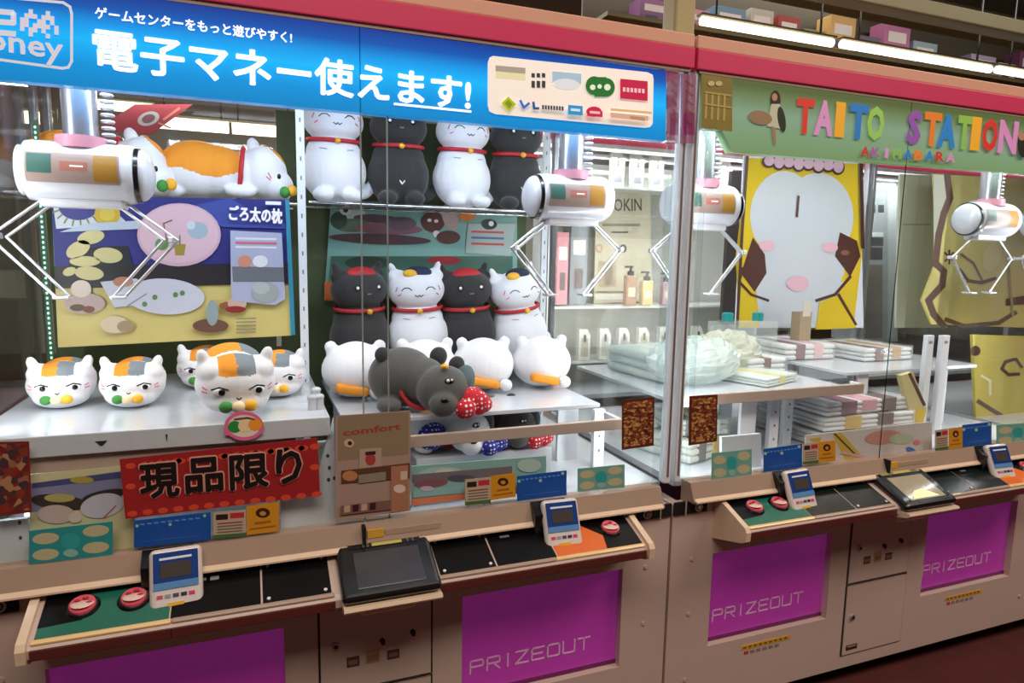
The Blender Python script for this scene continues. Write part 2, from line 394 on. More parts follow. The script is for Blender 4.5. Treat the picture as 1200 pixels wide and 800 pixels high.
def make_machine(cx, label, sign_cut=False, lite=False, orange_right=True, green_screen=False, claws=()):
    root = empty('claw_machine', (cx, 0, 0), label=label, cat='claw machine', group='claw machines in the row')
    H = HALF
    # ---- lower cabinet with its two openings
    b = B(); z0, z1 = .07, .722
    openL, openR = (-.6805, -.2145), (.2145, .6805); oz0, oz1 = .262, .556
    fr = 0
    b.box(-H, openL[0], fr, .03, z0, z1, CREAM); b.box(openR[1], H, fr, .03, z0, z1, CREAM)
    b.box(openL[1], openR[0], fr, .03, z0, z1, CREAM)
    for (a, c) in (openL, openR):
        b.box(a, c, fr, .03, oz1, z1, CREAM); b.box(a, c, fr, .03, z0, oz0, CREAM)
    b.box(-H, -H+.03, .03, DEP, z0, z1, CREAM); b.box(H-.03, H, .03, DEP, z0, z1, CREAM)
    b.box(-H+.03, H-.03, DEP-.02, DEP, z0, z1, CREAM); b.box(-H+.03, H-.03, .03, DEP-.02, z0, z0+.02, CREAM)
    b.build('lower_cabinet', root)
    for u in (-.7, .7):
        for y in (.12, .8): B().cyl((u, y, 0), (u, y, z0), .03, BLACK, 14).build('foot', root)
    for u in (-.755, .755):                             # bolts on the cheeks
        for z in (.17, .38, .55): B().cyl((u, -.003, z), (u, 0, z), .006, CREAM, 10).build('bolt', root)
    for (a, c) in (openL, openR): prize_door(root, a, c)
    # ---- service panels
    for (zz0, zz1, low) in ((.369, .583, False), (.116, .363, True)):
        b = B(); b.box(-.140, .137, -.0008, 0, zz0-.002, zz1+.002, DARK); b.box(-.136, .133, -.004, -.0008, zz0+.001, zz1-.001, CREAM, .001)
        p = b.build('service_panel', root)
        locks = ((-.10, .49, .009), (.01, .482, .0), (.085, .49, 0)) if not low else ((-.105, .25, .009),)
        for (u, z, r) in locks:
            b = B()
            if r: b.cyl((u, -.010, z), (u, -.004, z), r, SILVER, 14); b.cyl((u, -.0104, z), (u, -.010, z), r*.6, DARK, 12)
            else: b.cyl((u, -.009, z), (u, -.004, z), .006, DARK, 12); b.box(u-.002, u+.006, -.011, -.009, z-.009, z+.004, DARK)
            b.build('lock', p)
        if not low:
            for (u, w, h, c) in ((-.075, .03, .026, '#5b4038'), (-.03, .034, .034, '#b08a62'), (.022, .03, .024, '#5b4038')):
                b = B(); b.box(u, u+w, -.0046, -.004, .428, .428+h, ink(c)); b.box(u+.004, u+w-.004, -.005, -.0046, .434, .434+h*.45, ink('#8d6f60')); b.build('label', p)
        else:
            b = B(); b.box(-.12, -.07, -.0046, -.004, .132, .15, ink('#3b2a2a')); b.box(-.115, -.075, -.005, -.0046, .143, .146, ink('#b8a8a0')); b.build('label', p)
    # ---- sill under the glass
    b = B(); b.prism([(-.004, .731), (-.034, .731), (-.038, .738), (-.030, .744), (-.012, ZG0), (.03, ZG0), (.03, .7225), (-.004, .7225)], -H+.045, H-.045, SILL, 'yz')
    b.prism([(-.030, .7445), (-.0405, .7375), (-.0405, .7335), (-.030, .7335)], -H+.05, H-.05, TRIM, 'yz')  # paler strip puts the ridge highlight into the colour
    sl = b.build('window_sill', root)
    b = B(); b.box(-.038, -.030, -.0345, -.010, .7445, ZG0, DARK); b.build('door_seam', sl)
    b = B(); b.box(-.026, .012, -.027, -.0225, .756, .776, ink('#d8a93c')); b.build('label', sl); b = B(); b.box(.016, .15, -.0255, -.0225, .758, .772, ink('#b49a86')); b.build('label', sl)
    # ---- hinge boxes
    for s in (-1, 1):
        b = B(); a, c = sorted((s*.715, s*.828)); b.box(a, c, -.006, .0, .692, .730, DARK, .001)
        b.box(s*.79-.0015, s*.79+.0015, -.009, -.006, .690, .732, CREAM); hb = b.build('hinge_bracket', root)
        b = B(); b.torus((s*.747, -.008, .710), .011, .003, SILVER, (PI/2, 0, 0), seg=18); b.cyl((s*.747, -.012, .710), (s*.747, -.004, .710), .006, SILVER, 12); b.build('lock', hb)
    # ---- console
    W = .683
    b = B(); pro = [(0, .726), (SL0.y, SL0.z), (SL1.y-.002, SL1.z), (-.132, .672), (-.132, .655), (-.120, .645), (0, .608)]
    b.prism(pro, -W, W, CREAM, 'yz'); con = b.build('console', root)
    for s in (-1, 1):                                   # raised cheeks at both ends
        b = B(); a, c = sorted((s*(W+.004), s*(W-.012)))
        b.prism([(0, .736), (-.012, .734), (-.134, .688), (-.142, .676), (-.140, .650), (-.122, .640), (0, .605)], a, c, TRIM, 'yz'); b.build('side_cheek', con)
    def U(px, py, Y=-.06): return at(px, py, Y).x-MC1
    M0 = slope(0)
    GREEN = mat('green_plate', '#1d6b57', .3, coat=.3); ORNG = mat('orange_plate', '#e06a1e', .3, coat=.3)
    PLATE = mat('black_plate', '#0b0b0c', .3, spec=.2); PLATEG = mat('smoked_green_plate', '#131c19', .2, spec=.35)
    scr = []
    def plate(u0, u1, m, corners=True, name='panel_plate'):
        p = B(); p.box(u0, u1, .004, SLL-.004, 0, .002, m, .0007, 1, M=M0); o = p.build(name, con)
        if corners:
            for uu in (u0+.012, u1-.012):
                for v in (.014, SLL-.014):
                    B().cyl(M0 @ Vector((uu, v, .002)), M0 @ Vector((uu, v, .0045)), .0038, mat('screw_white', '#e4e4e6', .4), 10).build('screw', o)
        return o
    mp = PLATEG if green_screen else PLATE
    g = plate(-.662, -.435, GREEN, False)
    q = B(); q.prism([(-.662, .03), (-.662, SLL-.004), (-.60, SLL-.004), (-.565, .07), (-.59, .035)], .002, .0028, PLATE, 'xy', M=M0); q.build('printed_panel', g)
    q = B(); q.prism([(-.50, SLL-.004), (-.435, SLL-.004), (-.435, .05), (-.46, .09)], .002, .0028, PLATE, 'xy', M=M0); q.build('printed_panel', g)
    plate(-.432, -.262, mp, False); plate(-.258, -.118, mp)
    plate(.125, .262, mp); plate(.266, .42, mp, False)
    o = plate(.424, .662, ORNG, False)
    q = B(); q.prism([(.56, .0045), (.662, .0045), (.662, SLL-.004), (.50, SLL-.004), (.53, .09), (.57, .05)], .002, .0028, PLATE, 'xy', M=M0); q.build('printed_panel', o)
    q = B(); q.box(-.395, -.37, SLL-.03, SLL-.022, .002, .0024, ink('#8d8d92'), M=M0); q.build('small_print', con)
    q = B(); q.box(-.362, -.345, SLL-.032, SLL-.02, .002, .0024, ink('#8d8d92'), M=M0)
    q.build('small_print', con); q = B(); q.box(.30, .325, SLL-.03, SLL-.023, .002, .0024, ink('#6d7690'), M=M0); q.build('small_print', con)
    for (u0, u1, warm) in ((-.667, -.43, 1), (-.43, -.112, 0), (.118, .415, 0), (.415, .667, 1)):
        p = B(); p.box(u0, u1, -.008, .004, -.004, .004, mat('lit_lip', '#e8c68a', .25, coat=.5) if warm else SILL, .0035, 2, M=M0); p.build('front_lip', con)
        p = B(); p.box(u0, u1, -.136, -.1305, .651, .672, mat('dark_red_lip', '#5a2a26', .3), .002, 2); p.build('under_lip', con)
    for u in (-.593, -.503, .600):
        p = B(); c = Vector((u, SLL*.56, 0))
        p.cyl(M0 @ (c+Vector((0, 0, .002))), M0 @ (c+Vector((0, 0, .007))), .031, BLACK, 28, .027); bt = p.build('push_button', con)
        p = B(); p.cyl(M0 @ (c+Vector((0, 0, .007))), M0 @ (c+Vector((0, 0, .0115))), .024, mat('button_rose', '#d9586a', .25, coat=.5), 28, .023)
        p.ell(tuple(M0 @ (c+Vector((0, 0, .0115)))), (.021, .020, .0028), mat('button_face', '#f0cfc4', .25, coat=.5), seg=24)
        p.build('button_cap', bt)
        p = B(); rim = mat('button_print', '#b8283c', .3)
        for a in range(5):
            aa = a*1.25; p.ell(tuple(M0 @ (c+Vector((.012*math.cos(aa), .012*math.sin(aa), .0143)))), (.006, .004, .0012), rim, seg=8, ring=6)
        p.build('button_print', bt)
    # ---- centre monitor, standing proud of the console
    mz = B(); MM = Matrix.Translation((.012, -.092, .704)) @ Matrix.Rotation(math.radians(24), 4, 'X')
    mz.box(-.112, .108, -.072, .082, -.014, .012, BLACK, .012, 3, M=MM); mon = mz.build('touch_monitor', root)
    q = B(); q.box(-.076, .074, -.05, .05, .0118, .0132, mat('screen_lit', '#a89f88', .12, coat=.5) if green_screen else mat('screen_grey', '#3f3d44', .12, coat=.5), .003, M=MM)
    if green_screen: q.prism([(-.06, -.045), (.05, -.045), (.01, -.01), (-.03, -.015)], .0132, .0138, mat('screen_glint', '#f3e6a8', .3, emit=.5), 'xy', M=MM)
    q.build('screen', mon)
    q = B(); q.box(-.085, .083, .062, .074, .012, .0135, mat('olive_tag', '#8f8a58', .4) if green_screen else BLACK, M=MM)
    q.box(-.03, .04, .063, .072, .0135, .0145, mat('yellow_tag', '#b9ad5a', .4), M=MM)
    for k in (-.052, -.042, .052, .064): q.box(k, k+.005, .063, .073, .0135, .0142, ink('#55503c'), M=MM)
    q.build('top_strip', mon)
    q = B(); q.prism([(-.165, .664), (-.168, .658), (-.16, .650), (-.08, .628), (0, .606), (0, .66)], -.098, .118, TRIM, 'yz')
    q.box(-.055, .075, -.1, -.03, .604, .628, mat('tray_peach', '#c98f78', .4), .01, 3); q.build('tray', mon)
    payment_terminal(root, -.423, 3); payment_terminal(root, .458, -3)
    # ---- posts, glass, floor of the case
    for s in (-1, 1):
        for y in (.012, DEP-.03):
            b = B(); b.box(s*.815-.010, s*.815+.010, y-.008, y+.022, ZG0, 1.955, WHITE if y < .5 else SILVER, .004)
            po = b.build('corner_post', root)
            if y < .5:
                b = B(); b.cyl((s*.778, y, ZG0), (s*.778, y, 1.9), .008, CLEAR, 12); b.cyl((s*.796, y+.004, ZG0), (s*.796, y+.004, 1.9), .006, CLEAR, 12); b.build('clear_tube', po)
                b = B(); b.box(s*.815-.003, s*.815+.003, y-.0095, y-.008, ZG0+.02, 1.90, SILVER); b.build('trim_strip', po)
    for (u0, u1, y) in ((-.79, .032, .008), (-.028, .79, -.001)):
        b = B(); b.box(u0, u1, y, y+.004, ZG0, 1.905, GLASS); gg = b.build('sliding_glass', root)
        ue = u1 if u0 < -.5 else u0
        if green_screen and u0 < -.5: continue
        if green_screen: b = B(); b.box(-.0465, -.0435, y-.001, y, ZG0, 1.90, mat('glass_edge_dark', '#0c0e0d', .8, spec=.1))
        else: b = B(); b.box(ue-.0014, ue+.0014, y-.001, y+.005, ZG0, 1.90, mat('glass_edge_light', '#8d9a94', .3))
        b.build('glass_edge', gg)
    for s in (-1, 1):
        b = B(); b.box(s*.80-.002, s*.80+.002, .04, DEP-.04, ZG0, 1.9, GLASS); b.build('side_glass', root)
    b = B(); b.box(-.79, .79, DEP-.02, DEP-.016, ZG0, 1.9, GLASS); b.build('rear_glass', root)
    b = B(); b.box(-H+.02, H-.02, .031, DEP-.02, .765, ZG0-.002, ACRYL); b.build('case_floor', root)
    # ---- canopy
    b = B(); b.box(-H, H, -.004, DEP, 1.957, 1.992, PEACH, .004); can = b.build('canopy', root)
    b = B(); b.box(-H, H, -.008, .004, 1.905, 1.957, PINK, .003); b.box(-H, H, DEP-.008, DEP+.004, 1.905, 1.957, PINK, .003)
    b.box(-H, -H+.01, .004, DEP-.008, 1.905, 1.957, PINK); b.box(H-.01, H, .004, DEP-.008, 1.905, 1.957, PINK); b.build('pink_band', can)
    b = B(); b.box(-H+.012, H-.012, .006, DEP-.01, 1.935, 1.956, mat('case_roof', '#b9bbba', .6)); b.build('case_ceiling', root)
    b = B(); b.box(-H+.01, H-.01, -.003, .01, 1.897, 1.905, SILL); b.build('sign_rail', can)
    # ---- gantry
    for y in (.12, .72): B().box(-.79, .79, y, y+.03, 1.868, 1.888, SILVER).build('gantry_rail', root)
    for y in (.06, .85): B().box(-.76, .76, y, y+.018, 1.885, 1.897, mat('lamp_tube', '#ffffff', .3, emit=1.2, var=0)).build('case_lamp', root)
    for (u, Y, fl) in claws:
        b = B(); b.box(u-.07, u+.07, .10, .76, 1.872, 1.90, SILVER, .004); b.build('carriage', root)
        claw(root, u, Y, fl)
    return root

mA = make_machine(MC1, 'cream claw machine under the blue Japanese banner, filled with cat plushes',
                  claws=((at(98, 203, .2).x-MC1, .2, 1), (at(668, 236, .2).x-MC1, .2, -1)))
mB = make_machine(MC2, 'cream claw machine under the green lettered banner, with yellow towels inside', green_screen=True,
                  claws=((at(822, 228, .2).x-MC2, .2, 1), (at(1160, 250, .2).x-MC2-.012, .2, -1)))

# ================================================================== PLUSH TOYS
from mathutils.bvhtree import BVHTree
def blob(name, balls, pick, mats, voxel=.005, sm=5):
    b = B()
    for c, r, *rot in balls: b.ell(c, r, PLUSHW, rot[0] if rot else None, 24, 16)
    o = b.build('tmp'); md = o.modifiers.new('r', 'REMESH'); md.mode = 'VOXEL'; md.voxel_size = voxel
    s2 = o.modifiers.new('s', 'SMOOTH'); s2.iterations = sm; s2.factor = .5
    dg = bpy.context.evaluated_depsgraph_get(); dg.update()
    me = bpy.data.meshes.new_from_object(o.evaluated_get(dg)); bpy.data.objects.remove(o)
    me.materials.clear()
    for m in mats: me.materials.append(m)
    zs = min(v.co.z for v in me.vertices)
    for v in me.vertices: v.co.z -= zs
    for p in me.polygons: p.use_smooth = True; p.material_index = pick(p.center)
    me.name = name
    bv = BVHTree.FromPolygons([v.co[:] for v in me.vertices], [tuple(p.vertices) for p in me.polygons])
    return me, bv
def front(bv, x, z, d=Vector((0, 1, 0)), o=None):
    hit = bv.ray_cast(Vector((x, -1, z)) if o is None else o, d)
    return hit[0] if hit[0] else Vector((x, 0, z))
def part(name, b, root): return b.build(name, root)
def body_obj(me, root, name='body'):
    o = bpy.data.objects.new(name, me); COL.objects.link(o); o.parent = root; return o
def stroke(b, bv, pts, r, m):
    P = [front(bv, *p)+Vector((0, -.0005, 0)) for p in pts]
    for a, c in zip(P, P[1:]): b.cyl(a, c, r, m, 6)
    for a in P: b.ell(a, (r, r, r), m, seg=6, ring=4)

PINKTICK = mat('pink_thread', '#d8567a', .7); DANG = mat('dumpling_green', '#3f8f3f', .7); DANW = mat('dumpling_cream', '#ecd9b0', .7); DANY = mat('dumpling_yellow', '#eeb22e', .7)

def calico_sitter():
    root = empty('plush_cat', (0, 0, 0))
    me, bv = blob('body', [((0, 0, .056), (.075, .056, .053)), ((-.040, 0, .084), (.032, .038, .026)), ((.040, 0, .084), (.032, .038, .026)), ((-.058, 0, .110), (.012, .011, .019), (0, -.25, 0)), ((.058, 0, .110), (.012, .011, .019), (0, .25, 0)), ((0, 0, .088), (.05, .045, .026)),
                           ((0, .075, .058), (.066, .07, .056)), ((0, -.01, .03), (.062, .05, .03))],
                  lambda c: (1 if c.x < 0 else 2) if (abs(c.x) < .032 and c.z > .084 and c.y < .03) else (1 if c.y > .045 and c.z > .03 and c.x < .015 else (2 if c.y > .045 and c.z > .075 else 0)),
                  [PLUSHW, PLUSHO, PLUSHG], .0035, 4)
    body_obj(me, root)
    for s in (-1, 1):
        p = front(bv, s*.033, .056); b = B(); b.ell(p, (.0135, .003, .0075), EYEW, seg=14, ring=8); b.ell(p+Vector((.003, -.002, 0)), (.0068, .0025, .0066), EYEK, seg=12, ring=8)
        e = part('eye', b, root)
        b = B(); stroke(b, bv, [(s*.033-.014, .060), (s*.033, .0655), (s*.033+.014, .061)], .0016, EYEK); part('eyelid', b, e)
        b = B(); stroke(b, bv, [(s*.055, .058), (s*.062, .062)], .001, PINKTICK); stroke(b, bv, [(s*.055, .052), (s*.063, .053)], .001, PINKTICK); part('whisker_marks', b, root)
    b = B(); stroke(b, bv, [(-.004, .044), (0, .041), (.004, .044)], .0012, EYEK); part('nose', b, root)
    for k, m in enumerate((DANG, DANW, DANY)):
        p = front(bv, -.024+.022*k, .029); b = B(); b.ell(p+Vector((0, -.004, 0)), (.0125, .01, .0115), m, seg=16, ring=10); part('dumpling', b, root)
    return root

def calico_lying():
    root = empty('plush_cat', (0, 0, 0))
    me, bv = blob('body', [((-.075, 0, .062), (.085, .058, .060)), ((-.03, 0, .06), (.07, .055, .055)), ((.075, -.01, .062), (.052, .052, .056)), ((.105, -.02, .035), (.036, .042, .034)),
                           ((.03, 0, .058), (.035, .050, .051)), ((.052, .01, .118), (.015, .012, .02), (0, -.4, 0)), ((.02, -.045, .02), (.035, .02, .014)), ((-.13, -.03, .016), (.03, .02, .015)), ((.075, .03, .108), (.016, .012, .02))],
                  lambda c: 1 if ((c.x < .020 and c.z > .052+.008*math.sin(c.x*40)) or (c.x > .055 and c.z > .075 and c.z > .17-.9*c.x+.02)) else 0, [PLUSHW, PLUSHO], .0035, 4)
    body_obj(me, root)
    b = B(); b.torus((.022, 0, .058), .0545, .0045, REDF, (0, PI/2+.12, 0), 1, .97, 40, 8); part('collar', b, root)
    p = front(bv, .105, .052); b = B(); b.ell(p, (.007, .003, .008), EYEW, seg=12, ring=8); b.ell(p+Vector((.001, -.002, 0)), (.0045, .0025, .006), EYEK, seg=12, ring=8); part('eye', b, root)
    b = B(); stroke(b, bv, [(.082, .058), (.088, .048)], .0013, PINKTICK); stroke(b, bv, [(.078, .050), (.086, .044)], .0013, PINKTICK); part('whisker_marks', b, root)
    for (x, z, m) in ((.118, .02, DANG), (.135, .024, DANY)):
        p = front(bv, min(x, .128), z); b = B(); b.ell(p+Vector((x-min(x, .128), -.006, 0)), (.012, .011, .012), m, seg=14, ring=9); part('dumpling', b, root)
    return root

def sitting_cat(black):
    root = empty('plush_cat', (0, 0, 0)); base = PLUSHK if black else PLUSHW
    me, bv = blob('body', [((0, 0, .078), (.080, .066, .078)), ((0, .002, .12), (.068, .056, .055)), ((0, -.004, .198), (.074, .058, .053)), ((-.046, 0, .232), (.027, .016, .020)), ((.046, 0, .232), (.027, .016, .020)), ((-.058, 0, .254), (.009, .008, .017), (0, -.35, 0)), ((.058, 0, .254), (.009, .008, .017), (0, .35, 0)),
                           ((-.035, -.05, .018), (.026, .028, .018)), ((.035, -.05, .018), (.026, .028, .018)), ((.078, .01, .03), (.025, .016, .014), (0, -.5, 0)), ((.092, .01, .045), (.012, .012, .018))],
                  lambda c: 0, [base], .004, 4)
    body_obj(me, root)
    b = B(); b.torus((0, 0, .152), .0635, .0042, REDF, (.08, 0, 0), 1.0, .84, 40, 8); col = part('collar', b, root)
    b = B(); b.ell((0, -.058, .146), (.0075, .0065, .0075), GOLD, seg=14, ring=9); part('bell', b, col)
    if black:
        for s in (-1, 1):
            p = front(bv, s*.028, .205); b = B(); b.ell(p, (.0085, .0035, .0075), EYEK, seg=12, ring=8); b.ell(p+Vector((-.001, -.0028, .001)), (.004, .002, .004), EYEW, seg=10, ring=6)
            part('eye', b, root)
        b = B(); stroke(b, bv, [(-.004, .190), (.004, .190)], .0018, mat('nose_grey', '#7d8794', .4)); part('nose', b, root)
        b = B(); stroke(b, bv, [(-.006, .06), (0, .052), (.006, .060)], .0016, EYEW); part('belly_mark', b, root)
    else:
        for s in (-1, 1):
            b = B(); stroke(b, bv, [(s*.030-.012, .200), (s*.030-.005, .206), (s*.030+.005, .206), (s*.030+.012, .200)], .0012, EYEK); part('closed_eye', b, root)
            b = B(); stroke(b, bv, [(s*.052, .208), (s*.056, .198)], .0014, PINKTICK); stroke(b, bv, [(s*.045, .19), (s*.051, .186)], .0013, PINKTICK); part('whisker_marks', b, root)
        b = B(); stroke(b, bv, [(-.010, .187), (-.004, .183), (0, .187), (.004, .183), (.010, .187)], .0011, EYEK); part('mouth', b, root)
        b = B(); stroke(b, bv, [(-.04, .128), (-.025, .126)], .0011, PLUSHG); stroke(b, bv, [(.025, .126), (.04, .128)], .0011, PLUSHG); part('paw_stitch', b, root)
    return root
def forehead(root, black):
    b = B()
    if black: b.ell((0, -.022, .239), (.038, .024, .014), REDF, (.5, 0, 0)); b.ell((0, -.04, .226), (.036, .014, .006), mat('tan_felt', '#b08060', .8), (.5, 0, 0)); part('red_headband', b, root)
    else:
        b.ell((.004, -.022, .243), (.036, .022, .014), mat('navy_felt', '#1d2a44', .8), (.5, 0, 0)); part('navy_patch', b, root)
        b = B(); b.ell((-.016, -.034, .240), (.020, .013, .011), mat('yellow_felt', '#e8b53a', .8), (.5, .1, 0)); part('yellow_patch', b, root)

def round_lump():
    root = empty('plush_cat', (0, 0, 0))
    me, bv = blob('body', [((0, 0, .085), (.092, .085, .076)), ((0, 0, .06), (.08, .075, .05)), ((-.066, .0, .150), (.017, .015, .017)), ((.066, .0, .150), (.017, .015, .017)), ((0, .0, .135), (.05, .05, .028)), ((-.05, .0, .135), (.03, .02, .014)), ((.05, .0, .135), (.03, .02, .014))],
                  lambda c: 0, [PLUSHW], .0045, 5)
    body_obj(me, root)
    b = B(); b.box(-.052, .036, -.016, .016, -.012, .012, PLUSHO, .009, 3, M=Matrix.Translation((-.012, -.072, .032)) @ Matrix.Rotation(.2, 4, 'Y')); part('orange_tail', b, root)
    b = B(); b.ell((.044, -.074, .024), (.019, .020, .018), PLUSHW); part('paw', b, root)
    return root

def scarf_sleeper(base, scarf, name, earm, two=False):
    root = empty('plush_cat', (0, 0, 0))
    me, bv = blob('body', [((-.045, .03, .078), (.085, .075, .075)), ((.0, -.01, .072), (.06, .06, .06)), ((.035, -.07, .060), (.066, .062, .060)), ((.020, -.125, .036), (.034, .026, .030)), ((-.09, -.03, .02), (.03, .04, .02))],
                  lambda c: 0, [base], .0045, 5)
    body_obj(me, root)
    for (x, y, z, rr) in ((-.100, .0, .140, .018), (.045, .015, .128, .023), (.080, -.030, .112, .021)):
        b = B(); b.ell((x, y, z), (rr, rr*.6, rr*1.05), earm, (0, .2, 0)); part('ear', b, root)
    b = B(); b.torus((-.006, -.035, .068), .0575, .0055, REDF, (1.25, -.75, .15), 1, 1, 40, 8); part('collar', b, root)
    p = front(bv, .035, .090); b = B(); b.ell(p, (.012, .005, .009), EYEK, seg=12, ring=8); b.ell(p+Vector((-.004, -.004, .002)), (.0045, .002, .004), EYEW, seg=8, ring=6); b.ell(p+Vector((.005, -.004, .003)), (.003, .002, .003), EYEW, seg=8, ring=6); part('eye', b, root)
    p = front(bv, .018, .05); b = B(); b.ell(p, (.011, .005, .007), EYEK, seg=12, ring=8); part('nose', b, root)
    b = B(); b.ell((.028, -.105, .122), (.010, .008, .008), GOLD, seg=12, ring=8); part('bell', b, root)
    b = B(); b.ell((.100, -.105, .034), (.042, .030, .034), scarf, (.2, .5, 0)); b.ell((.072, -.135, .024), (.026, .020, .024), scarf, (0, -.4, 0)); b.ell((.128, -.10, .024), (.022, .022, .020), scarf, (0, -.4, .3)); part('polka_scarf', b, root)
    if two: b = B(); b.ell((-.075, -.06, .055), (.045, .035, .040), scarf, (.2, -.3, 0)); part('polka_scarf', b, root)
    b = B(); b.ell((.088, -.06, .072), (.022, .045, .045), mat('teal_grey_plush', '#54666c', .85), (0, .3, .1)); part('cheek_patch', b, root)
    return root

def place(o, loc, rz=0, label=None, group=None, sc=1, cat='plush toy'):
    o.location = loc; o.rotation_euler = (0, 0, rz); o.scale = (sc,)*3
    return tag(o, label=label, cat=cat, group=group)

# ---- shelves and plates inside the cases (each stands on the case floor)
def plate_shelf(name, x0, x1, y0, y1, z, label, frame=True, legs=(), band=.018, bar=None):
    r = empty(name, ((x0+x1)/2, (y0+y1)/2, ZG0-.003), label=label, cat='shelf')
    cx, cy, cz = r.location
    b = B(); b.box(x0-cx, x1-cx, y0-cy, y1-cy, z-band-cz, z-cz, ACRYL, .002); b.build('plate', r)
    for (lx, ly, w) in legs:
        b = B(); b.box(lx-w/2-cx, lx+w/2-cx, ly-.006-cy, ly+.006-cy, 0, z-band-cz, WHITE, .001); b.build('leg', r)
    if bar:
        by, bz0, bz1, bx0, bx1 = bar
        b = B(); b.box(bx0-cx, bx1-cx, by-cy, by+.014-cy, bz0-cz, bz1-cz, mat('beige_bar', '#b9a79a', .4), .002); bb = b.build('front_bar', r)
        for bx in (bx0, bx1-.012):
            b = B(); b.box(bx-cx, bx+.012-cx, by+.014-cy, max(y0, by+.03)+.02-cy, bz0-cz, bz1-cz, WHITE, .001); b.build('side_bar', r)
    return r
ZL = 1.043
XD = at(386, 478, .02).x      # right end of the left plate
sh = plate_shelf('prize_shelf', -.535, XD, .0135, .70, ZL, 'white acrylic shelf carrying the row of calico cat heads', band=.044, legs=((-.50, .5, .05), (.10, .5, .05), (-.45, .12, .04), (.06, .12, .04)))
b = B(); b.box(-.27, .27, -.332, -.318, ZL-.076-ZG0, ZL-.044-ZG0, mat('beige_bar', '#b9a79a', .4), .002); b.build('front_bar', sh)
for (x, w_, h_) in ((-.02, .018, .012), (-.19, .004, .014), (-.31, .022, .010)):
    b = B(); b.prism([(-w_/2, h_), (w_/2, h_), (w_*.1, 0), (-w_*.1, 0)], -.0008, 0, ink('#2c3038')); m_ = b.build('printed_mark', sh); m_.location = (x+.20, -.3435, ZL-.028-ZG0+.003)
for (px, py) in ((376, 470), (391, 478), (366, 480)):
    p = atz(px, py, ZL); b = B(); b.cyl((0, 0, 0), (0, 0, .028), .010, TUBEW, 14); b.ell((0, 0, .030), (.012, .012, .008), TUBEW, seg=14, ring=8); m_ = b.build('peg', sh); m_.location = (min(p.x, XD-.015)-sh.location.x, max(p.y, .03)-sh.location.y, ZL-sh.location.z)
sh2 = plate_shelf('prize_shelf', .20, .92, .13, .70, 1.0, 'white acrylic shelf under the four round white plushes', band=.012, legs=((.90, .30, .07), (.25, .6, .05), (.90, .6, .05)),
                  bar=(.06, .938, .968, .19, .955))
rs = plate_shelf('display_riser', .20, .93, .50, .70, 1.055, 'clear grey riser behind the round white plushes', band=.012, legs=((.22, .51, .03), (.91, .51, .03)))
rs.location.z = 1.0; 
for ch in rs.children:
    if ch.name.startswith('leg'): ch.scale = (1, 1, (1.055-.012-1.0)/(1.055-.012-ZG0+.003))
    else: ch.location.z = -(1.0-ZG0+.003)

# wire shelves with slotted uprights
def wire_shelf(x0, x1, y0, y1, z, label, posts):
    r = empty('wire_shelf', ((x0+x1)/2, (y0+y1)/2, ZG0-.003), label=label, cat='shelf'); cx, cy, cz = r.location
    b = B()
    for y in (y0, y1): b.cyl((x0-cx, y-cy, z-cz), (x1-cx, y-cy, z-cz), .004, CHROME, 8)
    n = int((x1-x0)/.035)
    for k in range(n+1):
        x = x0+(x1-x0)*k/n; b.cyl((x-cx, y0-cy, z-cz), (x-cx, y1-cy, z-cz), .002, CHROME, 6)
    b.build('wire_grid', r)
    for (px, py) in posts:
        b = B(); b.box(px-.011-cx, px+.011-cx, py-cy, py+.012-cy, 0, 1.90-cz, WHITE, .001); 
        p = b.build('slotted_upright', r)
        b = B()
        for k in range(20): b.box(px-.002-cx, px+.002-cx, py-.0006-cy, py-cy, .05+k*.052, .062+k*.052, ink('#777d86'))
        b.build('slots', p)
    return r
XR = at(355, 300, .45).x
ws1 = wire_shelf(-.56, XR-.01, .47, .70, 1.548, 'chrome wire shelf above the blue and yellow poster', ((XR, .455),))
ws2 = wire_shelf(XR+.02, .97, .48, .70, 1.556, 'chrome wire shelf above the teal poster', ((.98, .69),))

# ---- calico heads on the left plate
proto = calico_sitter(); G = 'calico cat heads on the left shelf'
spots = [((74, 476), .05, 1.0, 'white calico cat plush at the left end of the shelf row'),
         ((157, 475), -.03, 1.0, 'white calico cat plush second from the left on the shelf row'),
         ((238, 462), -.05, .98, 'calico cat plush half hidden behind the front plush'),
         ((326, 463), -.12, 1.02, 'calico cat plush at the right end of the shelf row beside the white upright'),
         ((272, 500), .12, 1.02, 'calico cat plush pushed to the front edge of the shelf')]
for i, ((px, py), rz, sc, lab) in enumerate(spots):
    o = proto if i == 0 else copy_tree(proto)
    p = atz(px, py, ZL); p.y = max(p.y, .085)
    if i == 4: p = Vector((at(277, 480, .10).x, .10, ZL))
    if i == 2: p.y = .46; p.x = at(240, 440, .46).x
    place(o, p, rz, lab, G, sc*(1.13 if i == 4 else .95))
    if i == 4: o.rotation_euler = (.16, 0, rz); o.location.z += .012
# pink-rimmed tag in front of the front plush
pr = Print(.0062, [(263, 510), (308, 508), (308, 500), (263, 502)], ink('#e66aa0'), .0012)
pr.ell(286, 499, 23, 17, '#e66aa0'); pr.ell(286, 499, 19, 13, '#e9dcc8'); pr.ell(275, 500, 8, 7, '#2f8a40'); pr.ell(287, 499, 8, 7, '#f0d8a8'); pr.ell(299, 497, 8, 7, '#f0a030'); pr.line([(275, 491), (290, 489), (298, 491)], 2, '#6b5040')
pr.build('prize_tag', label='pink-rimmed dumpling tag below the front calico plush', cat='tag')

